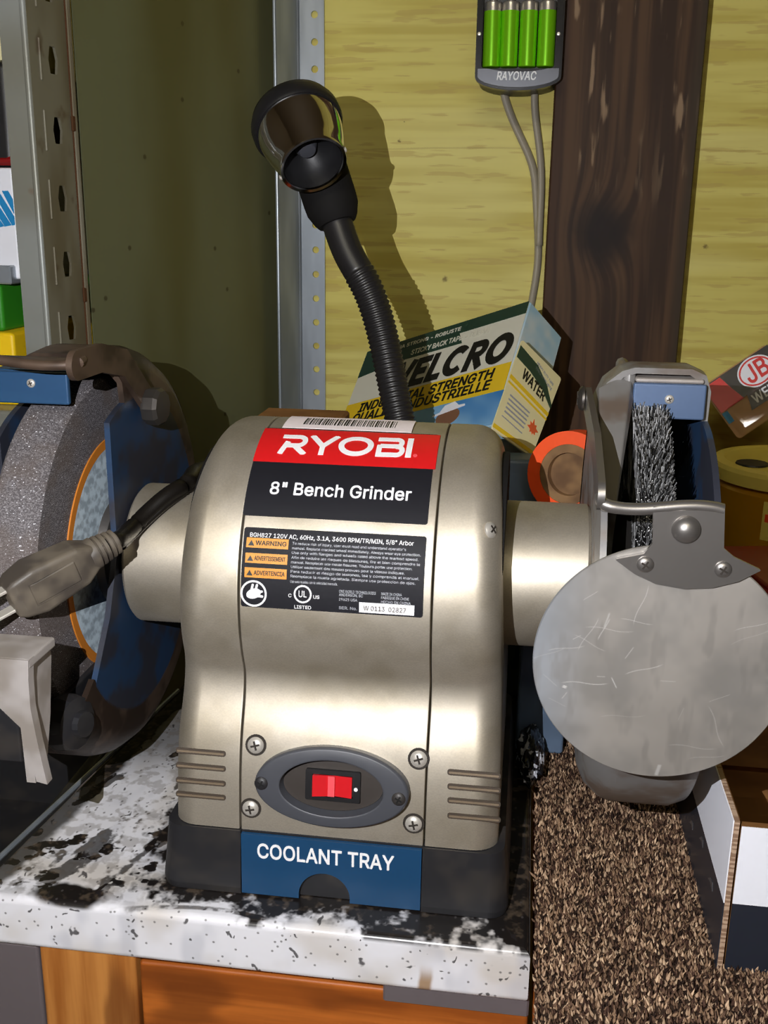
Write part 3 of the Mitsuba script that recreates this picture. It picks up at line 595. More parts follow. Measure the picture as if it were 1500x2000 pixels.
# wheel guards
def pol(r, phi, x): return (x, -r*math.cos(phi), GZ+r*math.sin(phi))   # phi from the front over the top
def guard(sx, xi, xo, p0, p1, cut_in, cut_out):
    w = abs(xo-xi); D = lambda d: xi+sx*d
    path = [(D(0), .088), (D(0), .100), (D(.003), .107), (D(.010), .113), (D(.016), .115), (D(w-.010), .115), (D(w-.003), .112), (D(w), .104), (D(w), .088)]
    inner = [(x_+(sx*.003 if abs(x_-xi) < w/2 else -sx*.003)*(1 if abs(x_-xi) < .004 or abs(x_-xi) > w-.004 else .3), r_-.003*(r_ > .106)) for x_, r_ in path][::-1]
    loop = path+inner; n = len(loop); ph = np.linspace(math.radians(p0), math.radians(p1), 72)
    V = np.array([pol(r_, a, x_) for a in ph for x_, r_ in loop]); F = []
    for k in range(len(ph)-1):
        for j in range(n):
            j2 = (j+1) % n; F += [(k*n+j, (k+1)*n+j, (k+1)*n+j2), (k*n+j, (k+1)*n+j2, k*n+j2)]
    m_ = len(path)
    for e, off in ((0, 0), (1, (len(ph)-1)*n)):
        for j in range(m_-1):
            a, b, c_, d = off+j, off+j+1, off+n-2-j, off+n-1-j; F += [(a, b, c_), (a, c_, d)]
    m = trimesh.Trimesh(V, F, process=False); m.fix_normals()
    def wall(x_, cut):
        g = sg.Point(0, 0).buffer(.089, 32).difference(cut)
        return ext(g, .003, frame(np.array([x_, 0, GZ]), np.array([0, 1., 0]), np.array([0, 0, 1.]), np.array([1., 0, 0])))
    return m, wall(min(xi, xi+sx*.003), cut_in), wall(min(xo, xo-sx*.003), cut_out)
none = sg.Point(9, 9).buffer(.1)
rim, wi, wo = guard(1, .1225, .1760, 84, 338, none, none)
add('bench_grinder__wire_wheel_guard', cat(rim, wi), 'm_grey_guard', 35, 'grimy grey guard round the wire wheel')
add('bench_grinder__wire_wheel_guard__cover_plate', wo, 'm_blue_guard', 35)
rim, wi, wo = guard(-1, -.1245, -.1810, 80, 330, sg.Polygon([(-.2, .2), (-.037, .2), (-.037, .012), (-.052, -.020), (-.078, -.052), (-.2, -.052)]), sg.box(-.2, -.05, -.05, .2))
add('bench_grinder__stone_wheel_guard', cat(rim), 'm_dirty_steel', 35, 'soot-browned steel guard round the stone wheel')
add('bench_grinder__stone_wheel_guard__inner_wall', wi, 'm_blue_guard', 35, 'blue painted inner wall')
add('bench_grinder__stone_wheel_guard__cover_plate', wo, 'm_blue_guard', 35)
# stone wheel
kw = add('bench_grinder__stone_wheel', lathe([(0, 0), (.0965, 0), (.0985, .002), (.0985, .023), (.0965, .025), (0, .025)], (-.166, 0, GZ), (1, 0, 0), 128), 'm_stone', 30, 'grey abrasive stone wheel')
add(kw+'__paper_blotter', lathe([(0, 0), (.0605, 0), (.0605, .0007), (0, .0007)], (-.1410, 0, GZ), (1, 0, 0), 96), 'm_blotter_white', 30, 'whitish paper washer')
add(kw+'__orange_ring', ring((-.1410, 0, GZ), (1, 0, 0), .0605, .0655, .0008, 96), 'm_blotter_orange', 30, 'orange ring')
add(kw+'__flange', lathe([(0, 0), (.030, 0), (.028, .004), (.012, .006), (0, .006)], (-.1403, 0, GZ), (1, 0, 0), 48), 'm_steel', 30)
# wire wheel: a hub with thousands of bristles
kw = add('bench_grinder__wire_wheel', lathe([(0, 0), (.040, 0), (.050, .004), (.050, .012), (.040, .016), (0, .016)], (.1390, 0, GZ), (1, 0, 0), 64), 'm_steel_dark', 30, 'steel wire brush wheel')
def bristles(n=6500):
    th = rng.uniform(-math.pi*.35, math.pi*.75, n); x0 = .1460+rng.uniform(-.005, .005, n); x1_ = .1462+rng.uniform(-.0088, .0088, n)
    r1 = .0985+rng.uniform(-.004, .0015, n); th1 = th+rng.normal(0, .20, n); w = rng.uniform(.00018, .00034, n)
    a = np.stack([x0, -.048*np.cos(th), GZ+.048*np.sin(th)], 1); b = np.stack([x1_, -r1*np.cos(th1), GZ+r1*np.sin(th1)], 1)
    d = b-a; d /= np.linalg.norm(d, axis=1, keepdims=True); u = np.cross(d, [1., .1, 0]); u /= np.linalg.norm(u, axis=1, keepdims=True); v = np.cross(d, u)
    V = []
    for k in range(3):
        o = (u*math.cos(k*2.094)+v*math.sin(k*2.094))*w[:, None]; V += [a+o, b+o]
    V = np.stack(V, 1).reshape(-1, 3); f = []
    for k in range(3):
        k2 = (k+1) % 3; f += [(2*k, 2*k2, 2*k2+1), (2*k, 2*k2+1, 2*k+1)]
    f.append((1, 3, 5)); f = np.array(f)
    global WIRE_C
    WIRE_C = np.repeat(np.repeat((rng.uniform(.04, 1., n)**1.8*.9)[:, None], 3, 1), 6, 0)
    return V, (np.arange(n)[:, None, None]*6+f[None]).reshape(-1, 3)
scene['m_wire'] = dict(type='twosided', id='m_wire', bsdf=dict(type='principled', base_color={'type': 'mesh_attribute', 'name': 'vertex_color'}, roughness=.35, metallic=.55))
BR = bristles()
add(kw+'__bristles', BR, 'm_wire', False, kind='stuff', color=WIRE_C)
# spark arrestors
ka = add('bench_grinder__spark_arrestor', box(.1380, .1730, -.0165, -.0130, .2425, .2600, .001), 'm_blue_plate', 30, 'blue-grey spark arrestor plate above the wire wheel')
screw((.1555, -.0166, .2525), (0, -1, 0), .0022, key=ka+'_screw')
add(ka+'__top_plate', box(.1390, .1720, -.0140, .034, .2598, .2622, .001), 'm_rest', 30)
add('bench_grinder__wire_wheel_guard__top_lug', box(.1330, .1395, -.012, .040, .2500, .2655, .003), 'm_grey_guard', 30)
fl_ = tm(m3.Manifold.batch_hull([m3.Manifold.sphere(.0014, 12).translate(q) for q in ((.137, -.006, .262), (.1370, -.016, .2520), (.1262, -.085, .2140), (.1225, -.085, .2140), (.1225, -.016, .2560))]))
add('bench_grinder__wire_wheel_guard__side_flange', fl_, 'm_grey_guard', 30)
ka = add('bench_grinder__spark_arrestor', cat(box(-.1800, -.1390, -.0510, -.0475, .2445, .2605, .001), box(-.1800, -.1390, -.048, -.005, .2590, .2612, .001)), 'm_blue_dark_plate', 30, 'blue spark arrestor plate above the stone wheel')
screw((-.1580, -.0512, .2550), (0, -1, 0), .0022, key=ka+'_screw')
# eye shield bracket on the right
def strap(pts, w, x0, t):
    return ext(sg.LineString(pts).buffer(w/2, join_style=1, cap_style=1), t, frame(np.array([x0, 0, 0]), np.array([0, 1., 0]), np.array([0, 0, 1.]), np.array([1., 0, 0])))
E1 = at(1150, 988, 'y', -.121); E2 = at(1412, 995, 'y', -.121)
kbk = add('bench_grinder__shield_bracket', cat(strap([(.012, .246), (-.075, .240), (-.117, E1[2]+.004)], .013, .1165, .0030), tube([(.1180, -.117, E1[2]+.003), (.1195, -.121, E1[2]+.001), (.124, -.1215, E1[2]), (.140, -.1215, (E1[2]*.6+E2[2]*.4)), (E2[0], -.1215, E2[2])], .0026, 12, 5)), 'm_steel', 35, 'bent steel eye shield bracket')
screw((.1160, .010, .247), (-1, 0, 0), .0065, 'm_steel_dark', 'bench_grinder__bracket_bolt')
pp = [at(x, y, 'y', -.1225) for x, y in ((1277, 990), (1413, 994), (1411, 1070), (1432, 1088), (1482, 1112), (1440, 1133), (1390, 1145), (1335, 1147), (1280, 1137), (1240, 1118), (1205, 1092), (1258, 1082), (1276, 1060))]
hp = sg.Polygon([(p[0], p[2]) for p in pp]).buffer(.0008).buffer(-.0004)
MXZ = lambda y: frame(np.array([0, y, 0]), np.array([1., 0, 0]), np.array([0, 0, 1.]), np.array([0, -1., 0]))
add('bench_grinder__shield_hanger', ext(hp, .0016, MXZ(-.1222)), 'm_steel', 20, 'flared grey steel hanger plate')
b_ = at(1340, 1034, 'y', -.1238)
add('bench_grinder__shield_hanger__dome_bolt', lathe([(0, 0), (.0058, 0), (.0056, .0012), (.0045, .0030), (.0025, .0041), (0, .0045)], b_, (0, -1, 0), 32), 'm_steel', 40)
for q in ((1260, 1102), (1412, 1112)): screw(at(*q, 'y', -.1238), (0, -1, 0), .0034, 'm_steel', 'bench_grinder__shield_screw', q[0]*.3)
dc = at(1287, 1297, 'y', -.1205)
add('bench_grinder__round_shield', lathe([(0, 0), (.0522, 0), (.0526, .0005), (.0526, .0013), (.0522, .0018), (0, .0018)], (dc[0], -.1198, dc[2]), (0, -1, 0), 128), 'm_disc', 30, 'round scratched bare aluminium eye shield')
# bracket on the left
R0 = at(150, 714, 'y', -.078)
add('bench_grinder__shield_bracket', cat(strap([(.012, .236), (-.020, .262), (-.050, .2685), (-.078, R0[2])], .014, -.1235, .0030), tube([(-.1220, -.070, R0[2]+.002), (-.1230, -.0775, R0[2]+.0005), (-.128, -.0790, R0[2]), (-.150, -.0790, R0[2]+.0005), (-.200, -.0790, R0[2]+.001)], .0024, 12, 5), box(-.2, -.1245, -.0790, -.060, R0[2]-.0006, R0[2]+.0012, .0006, 1)), 'm_dirty_steel', 35)
add('bench_grinder__bracket_knob', lathe([(0, 0), (.010, 0), (.0105, .002), (.0105, .007), (.009, .009), (0, .0095)], (-.1205, .008, .2345), (1, -.1, 0), 10), 'm_steel_dark', 25)
# tool rest on the left
def rest():
    fr = sg.Polygon([(-.215, .1535), (-.1180, .1535), (-.1188, .1440), (-.1190, .1310), (-.1172, .1150), (-.1143, .0945), (-.1192, .0955), (-.1212, .1100), (-.1245, .1215), (-.1340, .1310), (-.1480, .1370), (-.215, .1400)])
    a = ext(fr, .005, MXZ(-.148)); tp = box(-.215, -.1180, -.1525, -.127, .1490, .1537, .001)
    web = ext(sg.Polygon([(-.1525, .153), (-.1275, .153), (-.1265, .1440), (-.1330, .118), (-.1420, .0945), (-.1525, .0945), (-.1525, .12)]), .0042, frame(np.array([-.1222, 0, 0]), np.array([0, 1., 0]), np.array([-.02, 0, 1.]), np.array([1., 0, 0])))
    return cat(a, tp, web)
kr_ = add('bench_grinder__tool_rest', rest(), 'm_rest', 25, 'light grey cast tool rest')
add('bench_grinder__tool_rest__arm', cat(box(-.150, -.138, -.125, -.020, .090, .100, .001), box(-.150, -.138, -.130, -.120, .090, .150, .001)), 'm_charcoal', 30)
add('bench_grinder__tool_rest__lock_knob', lathe([(0, 0), (.0140, 0), (.0145, .003), (.0130, .010), (.0070, .012), (.0065, .015), (0, .0155)], (-.1360, -.092, .092), (1, -.25, .1), 14), 'm_charcoal', 25)
# gooseneck lamp
LY = .138
gp = [np.array([.012, .098, .160]), np.array([.0125, .110, .185]), at(780, 815, 'y', .118), at(764, 735, 'y', .128), at(744, 642, 'y', .138), at(711, 550, 'y', .144), at(683, 500, 'y', .148), at(664, 452, 'y', .152), at(650, 408, 'y', .155)]
def ribbed(pts, r):
    from scipy.interpolate import CubicSpline
    p = np.asarray(pts); s = np.r_[0, np.cumsum(np.linalg.norm(np.diff(p, axis=0), axis=1))]; q = np.arange(0, s[-1], .0008)
    rr = r*(1+.055*np.sin(q*2*np.pi/.0032)); rr[q > s[-1]-.045] = r*.98
    return tube(CubicSpline(s, p)(q), rr*np.interp(q, [0, s[-1]], [1., 1.12]), 20, 1)
kg = add('bench_grinder__lamp_gooseneck', ribbed(gp, .0092), 'm_hose', True, 'black ribbed gooseneck')
add('bench_grinder__lamp_socket', box(-.004, .032, .093, .128, .05, .162, .004), 'm_black', 30)
hc = at(613, 324, 'y', LY-.022); hb = at(586, 258, 'y', LY-.012)
ax = norm(hc-hb*1.0); tow = norm(CAM-hc); imgdir = norm(ax-tow*(ax@tow)); ax = norm(imgdir*.70+tow*.714)
HL = .0385; hb = hc-ax*HL
up_ = (0, 0, 1)
head = [(.0198, HL), (.0212, HL-.001), (.0216, HL-.004), (.0225, HL-.012), (.0250, HL-.026), (.0262, HL-.038), (.0262, .0)]
inner = [(.0198, HL), (.0170, HL-.003), (.0160, HL-.012), (.012, HL-.022), (0, HL-.024)]
add('bench_grinder__lamp_shade', lathe([(.0268, .002), (.0268, .006), (.0262, .012), (.0248, .019), (.0228, .027), (.0212, .0335), (.0214, HL-.0015), (.0207, HL), (.0190, HL-.0004), (.0182, HL-.003)], hb, ax, 96), 'm_chrome', 40, 'chrome lamp hood')
lsd = norm(np.cross(ax, tow))
for q in (-1, 1): add('bench_grinder__lamp_shade__pivot_stud', lathe([(0, 0), (.0018, 0), (.0015, .0012), (0, .0018)], hc-ax*.002+lsd*q*.0208, lsd*q, 16), 'm_screw', 40)
add('bench_grinder__lamp_shade__reflector', lathe([(.0184, HL-.0015), (.0172, HL-.006), (.0150, HL-.014), (.006, HL-.022), (0, HL-.022)], hb, ax, 64), 'm_black', 40)
add('bench_grinder__lamp_shade__bulb', lathe([(0, HL-.022), (.005, HL-.021), (.0070, HL-.017), (.005, HL-.013), (0, HL-.012)], hb, ax, 32), 'm_bezel', 40)
add('bench_grinder__lamp_back_shell', lathe([(.0255, .006), (.0278, .0060), (.0288, .004), (.0287, -.002), (.0268, -.007), (.0205, -.0115), (.0105, -.0140), (0, -.0148)], hb, ax, 96), 'm_black', 40, 'black rear shell of the lamp')
cdir = norm(gp[-1]-gp[-2]); ce = gp[-1]+cdir*.004
add('bench_grinder__lamp_collar', lathe([(0, 0), (.0125, 0), (.0145, .003), (.0172, .010), (.0176, .016), (.0176, .036), (.016, .040), (0, .040)], ce-cdir*.014, cdir, 40), 'm_black_matte', 35)
# ---------------------------------------------------------------- power cord with its plug, lying over the grinder's left neck
tag('power_cord', 'black power cord with a grimy grey plug draped over the left neck of the grinder', 'power cord')
pa, pb = at(178, 1083, 'y', -.084), at(22, 1168, 'y', -.112)
pu = norm(pb-pa); pn = norm((CAM-pa)-pu*((CAM-pa)@pu)); pn = norm(pn+.55*np.cross(pu, pn)*-1); pn = norm(pn-pu*(pn@pu)); pv = np.cross(pn, pu)
PM = frame(pa, pu, pv, pn)
def plug_sec(x, w, h, r=.0028):
    return [m3.Manifold.sphere(r, 16).translate((x, a, b)) for a in (-w/2+r, w/2-r) for b in (-h/2+r, h/2-r)]
pl_ = m3.Manifold.batch_hull(plug_sec(.001, .014, .013)+plug_sec(.008, .021, .016)+plug_sec(.030, .0245, .018)+plug_sec(.0385, .021, .016)+plug_sec(.0415, .0175, .013, .0015))
pl_ = pl_-m3.Manifold.cube((.024, .012, .003)).translate((.010, -.006, .0078))
pm_ = tm(pl_); pm_.apply_transform(PM)
add('power_cord__plug_body', pm_, 'm_plug', 35, 'grimy grey moulded plug')
rp = box(.0105, .0335, -.0056, .0056, .0066, .0084, .0006, 1); rp.apply_transform(PM)
add('power_cord__plug_body__face_panel', rp, 'm_plug', 30)
for v in (-.0055, .0055):
    bl = box(.040, .0600, v-.0008, v+.0008, -.0032, .0032, .0004, 1); bl.apply_transform(PM); add('power_cord__prong', bl, 'm_screw', 30)
prf = [(0, -.002), (.0075, -.002)]
for i in range(5): prf += [(.0080-i*.0004, .0005+i*.0028), (.0080-i*.0004, .0022+i*.0028), (.0064-i*.0004, .0024+i*.0028), (.0064-i*.0004, .0030+i*.0028)]
prf += [(0, .0155)]
add('power_cord__strain_relief', lathe(prf, pa, -pu, 28), 'm_plug', 30)
def on_neck(px, py, r):
    d = FWD + RGT*(px-750)/FPX - UPV*(py-1000)/FPX; o = CAM-[0, 0, GZ]
    A_, B_, C_ = d[1]**2+d[2]**2, 2*(o[1]*d[1]+o[2]*d[2]), o[1]**2+o[2]**2-r*r
    D_ = B_*B_-4*A_*C_
    return CAM+d*(-B_-math.sqrt(max(D_, 0)))/(2*A_)
NK = .039+.0050
cp = [pa, pa-pu*.012, at(238, 1050, 'y', -.058), on_neck(280, 1010, NK), on_neck(325, 970, NK), on_neck(365, 943, NK), on_neck(392, 929, NK)+[-.004, .006, .001], np.array([-.0925, .030, .195]), np.array([-.0980, .062, .160]), np.array([-.1, .088, .10]), np.array([-.100, .112, .03]), np.array([-.09, .14, .0062])]
add('power_cord__cable', tube(cp, .0046, 16, 8), 'm_cord', True)
cp2 = [p+np.array([.0012, -.0026, -.0038]) for p in cp[2:7]]
add('power_cord__cable_ridge', tube(cp2, .0019, 10, 8), 'm_cord', True)
# ---------------------------------------------------------------- battery charger and cells on the wall
tag('battery_charger', 'black wall battery charger holding four green cells at the top of the wall', 'battery charger')
BY = .380
x0 = at(929, 100, 'y', BY)[0]; x1 = at(1099, 100, 'y', BY)[0]; zb = at(1010, 176, 'y', BY)[2]; zt = .535
zs_ = at(1010, 150, 'y', BY)[2]
th_ = np.linspace(0, math.pi, 15)
ob = sg.Polygon([(x0, zt)]+[((x0+x1)/2-(x1-x0)/2*math.cos(t), zs_-(zs_-zb)*math.sin(t)) for t in th_]+[(x1, zt)]).buffer(-.004).buffer(.004, quad_segs=6)
wx0 = at(942, 60, 'y', BY)[0]; wx1 = at(1086, 60, 'y', BY)[0]; wz = at(1010, 133, 'y', BY)[2]
win = rrect(wx1-wx0, .066, .003, (wx0+wx1)/2, wz+.033)
add('battery_charger__back_case', ext(ob.buffer(-.001), WY-BY-.0145, MXZ(WY-.0005)), 'm_black', 25)
add('battery_charger__front_bezel', cat(ext(ob.difference(win), .0110, MXZ(BY+.013)), ext(ob.buffer(-.0012).difference(win.buffer(.0008)), .0016, MXZ(BY+.002))), 'm_charger_gloss', 25, 'glossy black bezel')
add('battery_charger__cradle', ext(ob.buffer(-.002), .002, MXZ(BY+.0145)), 'm_black', False)
zl = at(1010, 134, 'y', BY)[2]
lipp = ob.buffer(-.0022).intersection(sg.box(x0, zb-.01, x1, zl+.0).difference(sa.scale(sg.Point((x0+x1)/2, zl+.006).buffer(1, 24), .034, .0085)))
kl = add('battery_charger__grey_lip', ext(lipp, .0014, MXZ(BY+.0004)), 'm_charger_lip', 25, 'shiny grey lip with white lettering')
tb = text('RAYOVAC', at(1046, 150, 'y', BY)[0]-at(970, 150, 'y', BY)[0], .0062, .0004, True)
o = at(970, 157, 'y', BY); tb.apply_transform(frame(np.array([o[0], BY-.0010, o[2]]), np.array([1., 0, 0]), np.array([0.12, 0, 1.]), np.array([0, -1., 0])))
add('battery_charger__grey_lip__lettering', tb, 'm_white_ink', False)
for px in (936, 1091):
    o = at(px, 66, 'y', BY); add('battery_charger__side_stud', lathe([(0, 0), (.0016, 0), (.0012, .0008), (0, .001)], (o[0], BY+.0004, o[2]), (0, -1, 0), 16), 'm_screw', 40)
cellz = wz+.0012
for i, px in enumerate((961, 995, 1031, 1067)):
    cx = at(px, 80, 'y', BY+.006)[0]; r = .0071
    k = f'battery_cell_{i:03d}' if i else 'battery_cell'
    add(k+'__sleeve', lathe([(0, 0), (r-.0006, 0), (r, .0006), (r, .0420), (0, .0420)], (cx, BY+.0056, cellz), (0, 0, 1), 40), 'm_cell_green', 40, 'glossy green sleeve')
    add(k+'__metal_end', lathe([(0, .0420), (r-.0002, .0420), (r-.0002, .0480), (r-.001, .0490), (.003, .0490), (.003, .0505), (0, .0505)], (cx, BY+.0056, cellz), (0, 0, 1), 40), 'm_cell_metal', 40, 'bare metal end')
    tag(k, ['leftmost green battery in the black charger', 'second green battery from the left in the black charger', 'third green battery from the left in the black charger', 'rightmost green battery in the black charger'][i], 'battery', 'green batteries in the charger')
wy = WY-.0042
add('grey_cable', tube([at(982, 170, 'y', wy), at(994, 215, 'y', wy), at(1020, 275, 'y', wy), at(1040, 325, 'y', wy), at(1047, 380, 'y', wy), at(1050, 440, 'y', wy), at(1051, 500, 'y', wy), at(1044, 560, 'y', wy), at(1030, 640, 'y', wy)], .0046, 12, 6, .7), 'm_cable_grey', True,
    'grey flat cable curving from the charger\'s left underside to the timber board', 'cable', 'cables under the charger')
add('grey_cable', tube([at(1045, 170, 'y', wy-.004), at(1046, 230, 'y', wy-.004), at(1053, 285, 'y', wy-.004), at(1057, 340, 'y', wy-.004), at(1056, 400, 'y', wy-.004), at(1053, 480, 'y', wy-.005)], .0042, 12, 6, .7), 'm_cable_grey', True,
    'grey cable hanging straight down from the middle of the charger along the timber', 'cable', 'cables under the charger')
# ---------------------------------------------------------------- tape package leaning behind the grinder
PO = np.array([.0859, .2789, .2758]); PEX = norm(np.array([.0859, .2789, .2758])-np.array([-.0541, .3699, .2213])); PEZ = norm(np.array([.0859, .2789, .2758])-np.array([.0648, .1978, .1944])); PEZ = norm(PEZ-PEX*(PEX@PEZ)); PEY = np.cross(PEZ, PEX)
PW, PH, PD = .1756, .1167, .0456
tag('tape_package', 'blue, white and yellow hook-and-loop tape package leaning behind the grinder', 'package')
PB = frame(PO-PEX*PW-PEZ*PH, PEX, PEY, PEZ)     # x right, y back, z up on the package
pk = box(0, PW, 0, PD, 0, PH, .0012, 1); pk.apply_transform(PB); add('tape_package__carton', pk, 'm_pack_pale', 30)
PF = frame(PO-PEX*PW-PEZ*PH, PEX, PEZ, -PEY)    # the front face: x right, y up, z out
def pxf(px, py):                                # front face coordinates of a place of the photograph
    d = FWD + RGT*(px-750)/FPX - UPV*(py-1000)/FPX; o = PO-PEX*PW-PEZ*PH
    p = CAM+d*(((o-CAM)@PEY)/(d@PEY)); return np.array([(p-o)@PEX, (p-o)@PEZ])
def pface(poly, m, key, l=.0003, t=.0003): return add('tape_package__'+key, ext(poly, t, PF@frame([0, 0, l], [1, 0, 0], [0, 1, 0], [0, 0, 1])), m, False)
FR = sg.box(.0006, .0006, PW-.0006, PH-.0006)
vy = lambda px, py: pxf(px, py)[1]
vT1 = (vy(700, 722)+vy(1020, 622))/2; 
y_green = pxf(900, 662)[1]; y_yt = pxf(860, 745)[1]; y_yb = pxf(870, 790)[1]; y_w = pxf(900, 652)[1]
pface(FR.intersection(sg.box(0, 0, PW, y_yb)), 'm_pack_sky', 'sky_picture')
pface(FR.intersection(sg.box(0, y_yt, PW, PH)), 'm_pack_white', 'white_field')
pface(FR.intersection(sg.box(0, y_yb, PW, y_yt)), 'm_pack_yellow', 'yellow_band', .0006)
pface(FR.intersection(sg.box(0, PH-.0125, PW, PH)), 'm_pack_green', 'green_band', .0006)
pface(FR.intersection(sg.Polygon([(0, PH-.030), (.032, PH-.026), (.055, PH-.024), (PW*.66, PH-.0245), (PW*.62, PH-.011), (0, PH-.011)])), 'm_pack_green', 'dark_band', .0006)
def ptext(s, x, y, w, h, m, key='lettering', sh=0.):
    t_ = text(s, w, h, .0003, True); t_.apply_transform(PF@frame([x, y, .0011], [1, 0, 0], [sh, 1, 0], [0, 0, 1])); add('tape_package__'+key, t_, m, False)
yh = y_yt-y_yb
ptext('STICKY BACK TAPE - RUBAN', .060, PH-.0215, .082, .0052, 'm_pack_white')
ptext('EXTRA STRONG - ROBUSTE', .030, PH-.0100, .080, .0038, 'm_pack_white')
a_, b_ = pxf(745, 792), pxf(985, 668)
def velcro():
    ln = lambda p: sg.LineString(p).buffer(.11, cap_style=2, join_style=2)
    E = shapely.unary_union([ln([(.11, 0), (.11, 1)]), ln([(0, .89), (.6, .89)]), ln([(0, .5), (.52, .5)]), ln([(0, .11), (.6, .11)])])
    V = sg.LineString([(.08, 1), (.36, .06), (.64, 1)]).buffer(.11, cap_style=2, join_style=1)
    arc = lambda a, b: [(.42+.33*math.cos(t), .5+.39*math.sin(t)) for t in np.linspace(math.radians(a), math.radians(b), 24)]
    Cq = sg.LineString(arc(45, 315)).buffer(.12, cap_style=2); Oq = sg.LineString(arc(0, 360)).buffer(.12)
    Rq = shapely.unary_union([ln([(.11, 0), (.11, 1)]), sg.LineString([(.1, .89), (.40, .89)]+[(.40+.17*math.cos(t), .70+.19*math.sin(t)) for t in np.linspace(1.4, -1.4, 10)]+[(.40, .5), (.1, .5)]).buffer(.11, cap_style=2), ln([(.30, .5), (.62, .02)])])
    Lq = ln([(.11, 0), (.11, 1)]).union(ln([(0, .11), (.56, .11)])); x, out = 0, []
    for g, w in ((V, .72), (E, .62), (Lq, .58), (Cq, .80), (Rq, .72), (Oq, .86)): out.append(sa.translate(g, x, 0)); x += w+.05
    return shapely.unary_union(out), x
vg, vw = velcro(); vh = PH-.0265-y_yt-.0045
vg = sa.affine_transform(vg, [.122/vw, .15*vh, 0, vh, .048, y_yt+.0025])
pface(vg.intersection(FR), 'm_black_ink', 'brand_lettering', .0011)
ptext('INDUSTRIAL STRENGTH', .018, y_yb+yh*.54, .142, yh*.34, 'm_black_ink', 'lettering', .12)
ptext('QUALITE INDUSTRIELLE', .014, y_yb+yh*.10, .146, yh*.34, 'm_black_ink', 'lettering', .12)
hx, hy = pxf(875, 815)
pface(sa.scale(sg.Point(hx, hy-.0).buffer(1, 16), .0115, .0080), 'm_skin', 'worker_face', .0006)
pface(sa.translate(sg.Polygon([(-.0160, -.0005), (.0150, .0040), (.0145, .0058), (.0085, .0060), (.0035, .0105), (-.0060, .0085), (-.0095, .0025), (-.0160, .0012)]), hx, hy+.003), 'm_print_white', 'hard_hat', .0009)
# the leaflet side, cream, towards the right
sidef = frame(PO-PEZ*PH, PEY, PEZ, PEX)
def sface(poly, m, key, l=.0003, t=.0003, lab=None): return add('tape_package__'+key, ext(poly, t, sidef@frame([0, 0, l], [1, 0, 0], [0, 1, 0], [0, 0, 1])), m, False, lab)
SQ = [at(*q, 'y', v) for q, v in (((1018, 664), .226), ((1088, 742), .250), ((1036, 893), .190), ((958, 838), .166))]
ls_o = SQ[3]; lx = norm(SQ[2]-SQ[3]); ln_ = norm(np.cross(lx, SQ[0]-SQ[3])); ly = np.cross(ln_, lx)
if ln_@(CAM-ls_o) < 0: ln_ = -ln_
LF = frame(ls_o, lx, ly, ln_)
l2 = np.array([[(p-ls_o)@lx, (p-ls_o)@ly] for p in SQ])
tag('cream_leaflet', 'cream folded leaflet with a red maple leaf propped against the tape package', 'leaflet')
LP = sg.Polygon(l2).buffer(-.002).buffer(.002)
add('cream_leaflet__sheet', ext(LP, .0012, LF), 'm_cream', False)
def lmap(u, v): return (l2[3]*(1-u)+l2[2]*u)*(1-v)+(l2[0]*(1-u)+l2[1]*u)*v
def lpoly(us): return sg.Polygon([lmap(*q) for q in us])
def lface(poly, m, key, z=.0014): add('cream_leaflet__'+key, ext(poly, .0003, LF@frame([0, 0, z], [1, 0, 0], [0, 1, 0], [0, 0, 1])), m, False)
lface(lpoly([(.0, .93), (.0, .80), (.35, .78), (.7, .72), (1, .60), (1, .64), (.75, .80), (.45, .90)]), 'm_pack_green', 'dark_swoosh')
lface(lpoly([(0, .60), (0, .56), (1, .50), (1, .54)]), 'm_pack_yellow', 'yellow_rule')
lface(lpoly([(0, .53), (0, .51), (1, .45), (1, .47)]), 'm_pack_yellow', 'yellow_rule')
for i in range(5): lface(lpoly([(.12, .42-.045*i), (.12, .405-.045*i), (.62, .385-.045*i), (.62, .40-.045*i)]), 'm_grey_ink', 'print_line')
lface(lpoly([(.10, .18), (.10, .172), (.62, .145), (.62, .155)]), 'm_grey_ink', 'print_line')
lface(lpoly([(0, .06), (0, .02), (1, .02), (1, .06)]), 'm_pack_yellow', 'yellow_rule')
mc = lmap(.80, .27); mr = .0062
leaf = sg.Polygon([(mc[0]+mr*r_*math.sin(a), mc[1]+mr*1.25*r_*math.cos(a)) for a, r_ in zip(np.linspace(0, 2*np.pi, 17)[:-1], [1, .5, .8, .55, 1, .5, .7, .4, .6, .4, .7, .5, 1, .55, .8, .5])])
lface(leaf, 'm_maple', 'maple_leaf')
wv = lmap(.22, .655); wt = text('WATER', np.linalg.norm(lmap(.80, .62)-lmap(.22, .66)), .0085, .0003, True)
wd = norm(np.append(lmap(.85, .60)-lmap(.22, .655), 0)); wt.apply_transform(LF@frame([wv[0], wv[1], .0014], wd, [-wd[1], wd[0], 0], [0, 0, 1])); add('cream_leaflet__lettering', wt, 'm_black_ink', False)
for i, (s_, vv) in enumerate((('HEAVY DUTY TAPE', .86), ('TRES ROBUSTE', .80))):
    p_ = lmap(.42, vv+.05-.0*i); t_ = text(s_, .022, .0022, .0003, False); d_ = norm(np.append(lmap(.95, vv-.06)-lmap(.45, vv+.02), 0)); t_.apply_transform(LF@frame([p_[0], p_[1], .0014], d_, [-d_[1], d_[0], 0], [0, 0, 1])); add('cream_leaflet__lettering', t_, 'm_grey_ink', False)
add('wooden_block', box(-.085, -.015, .290, .370, .0005, .1085, .002), 'm_cork', 30, 'wooden block behind the grinder under the left end of the tape package', 'block')
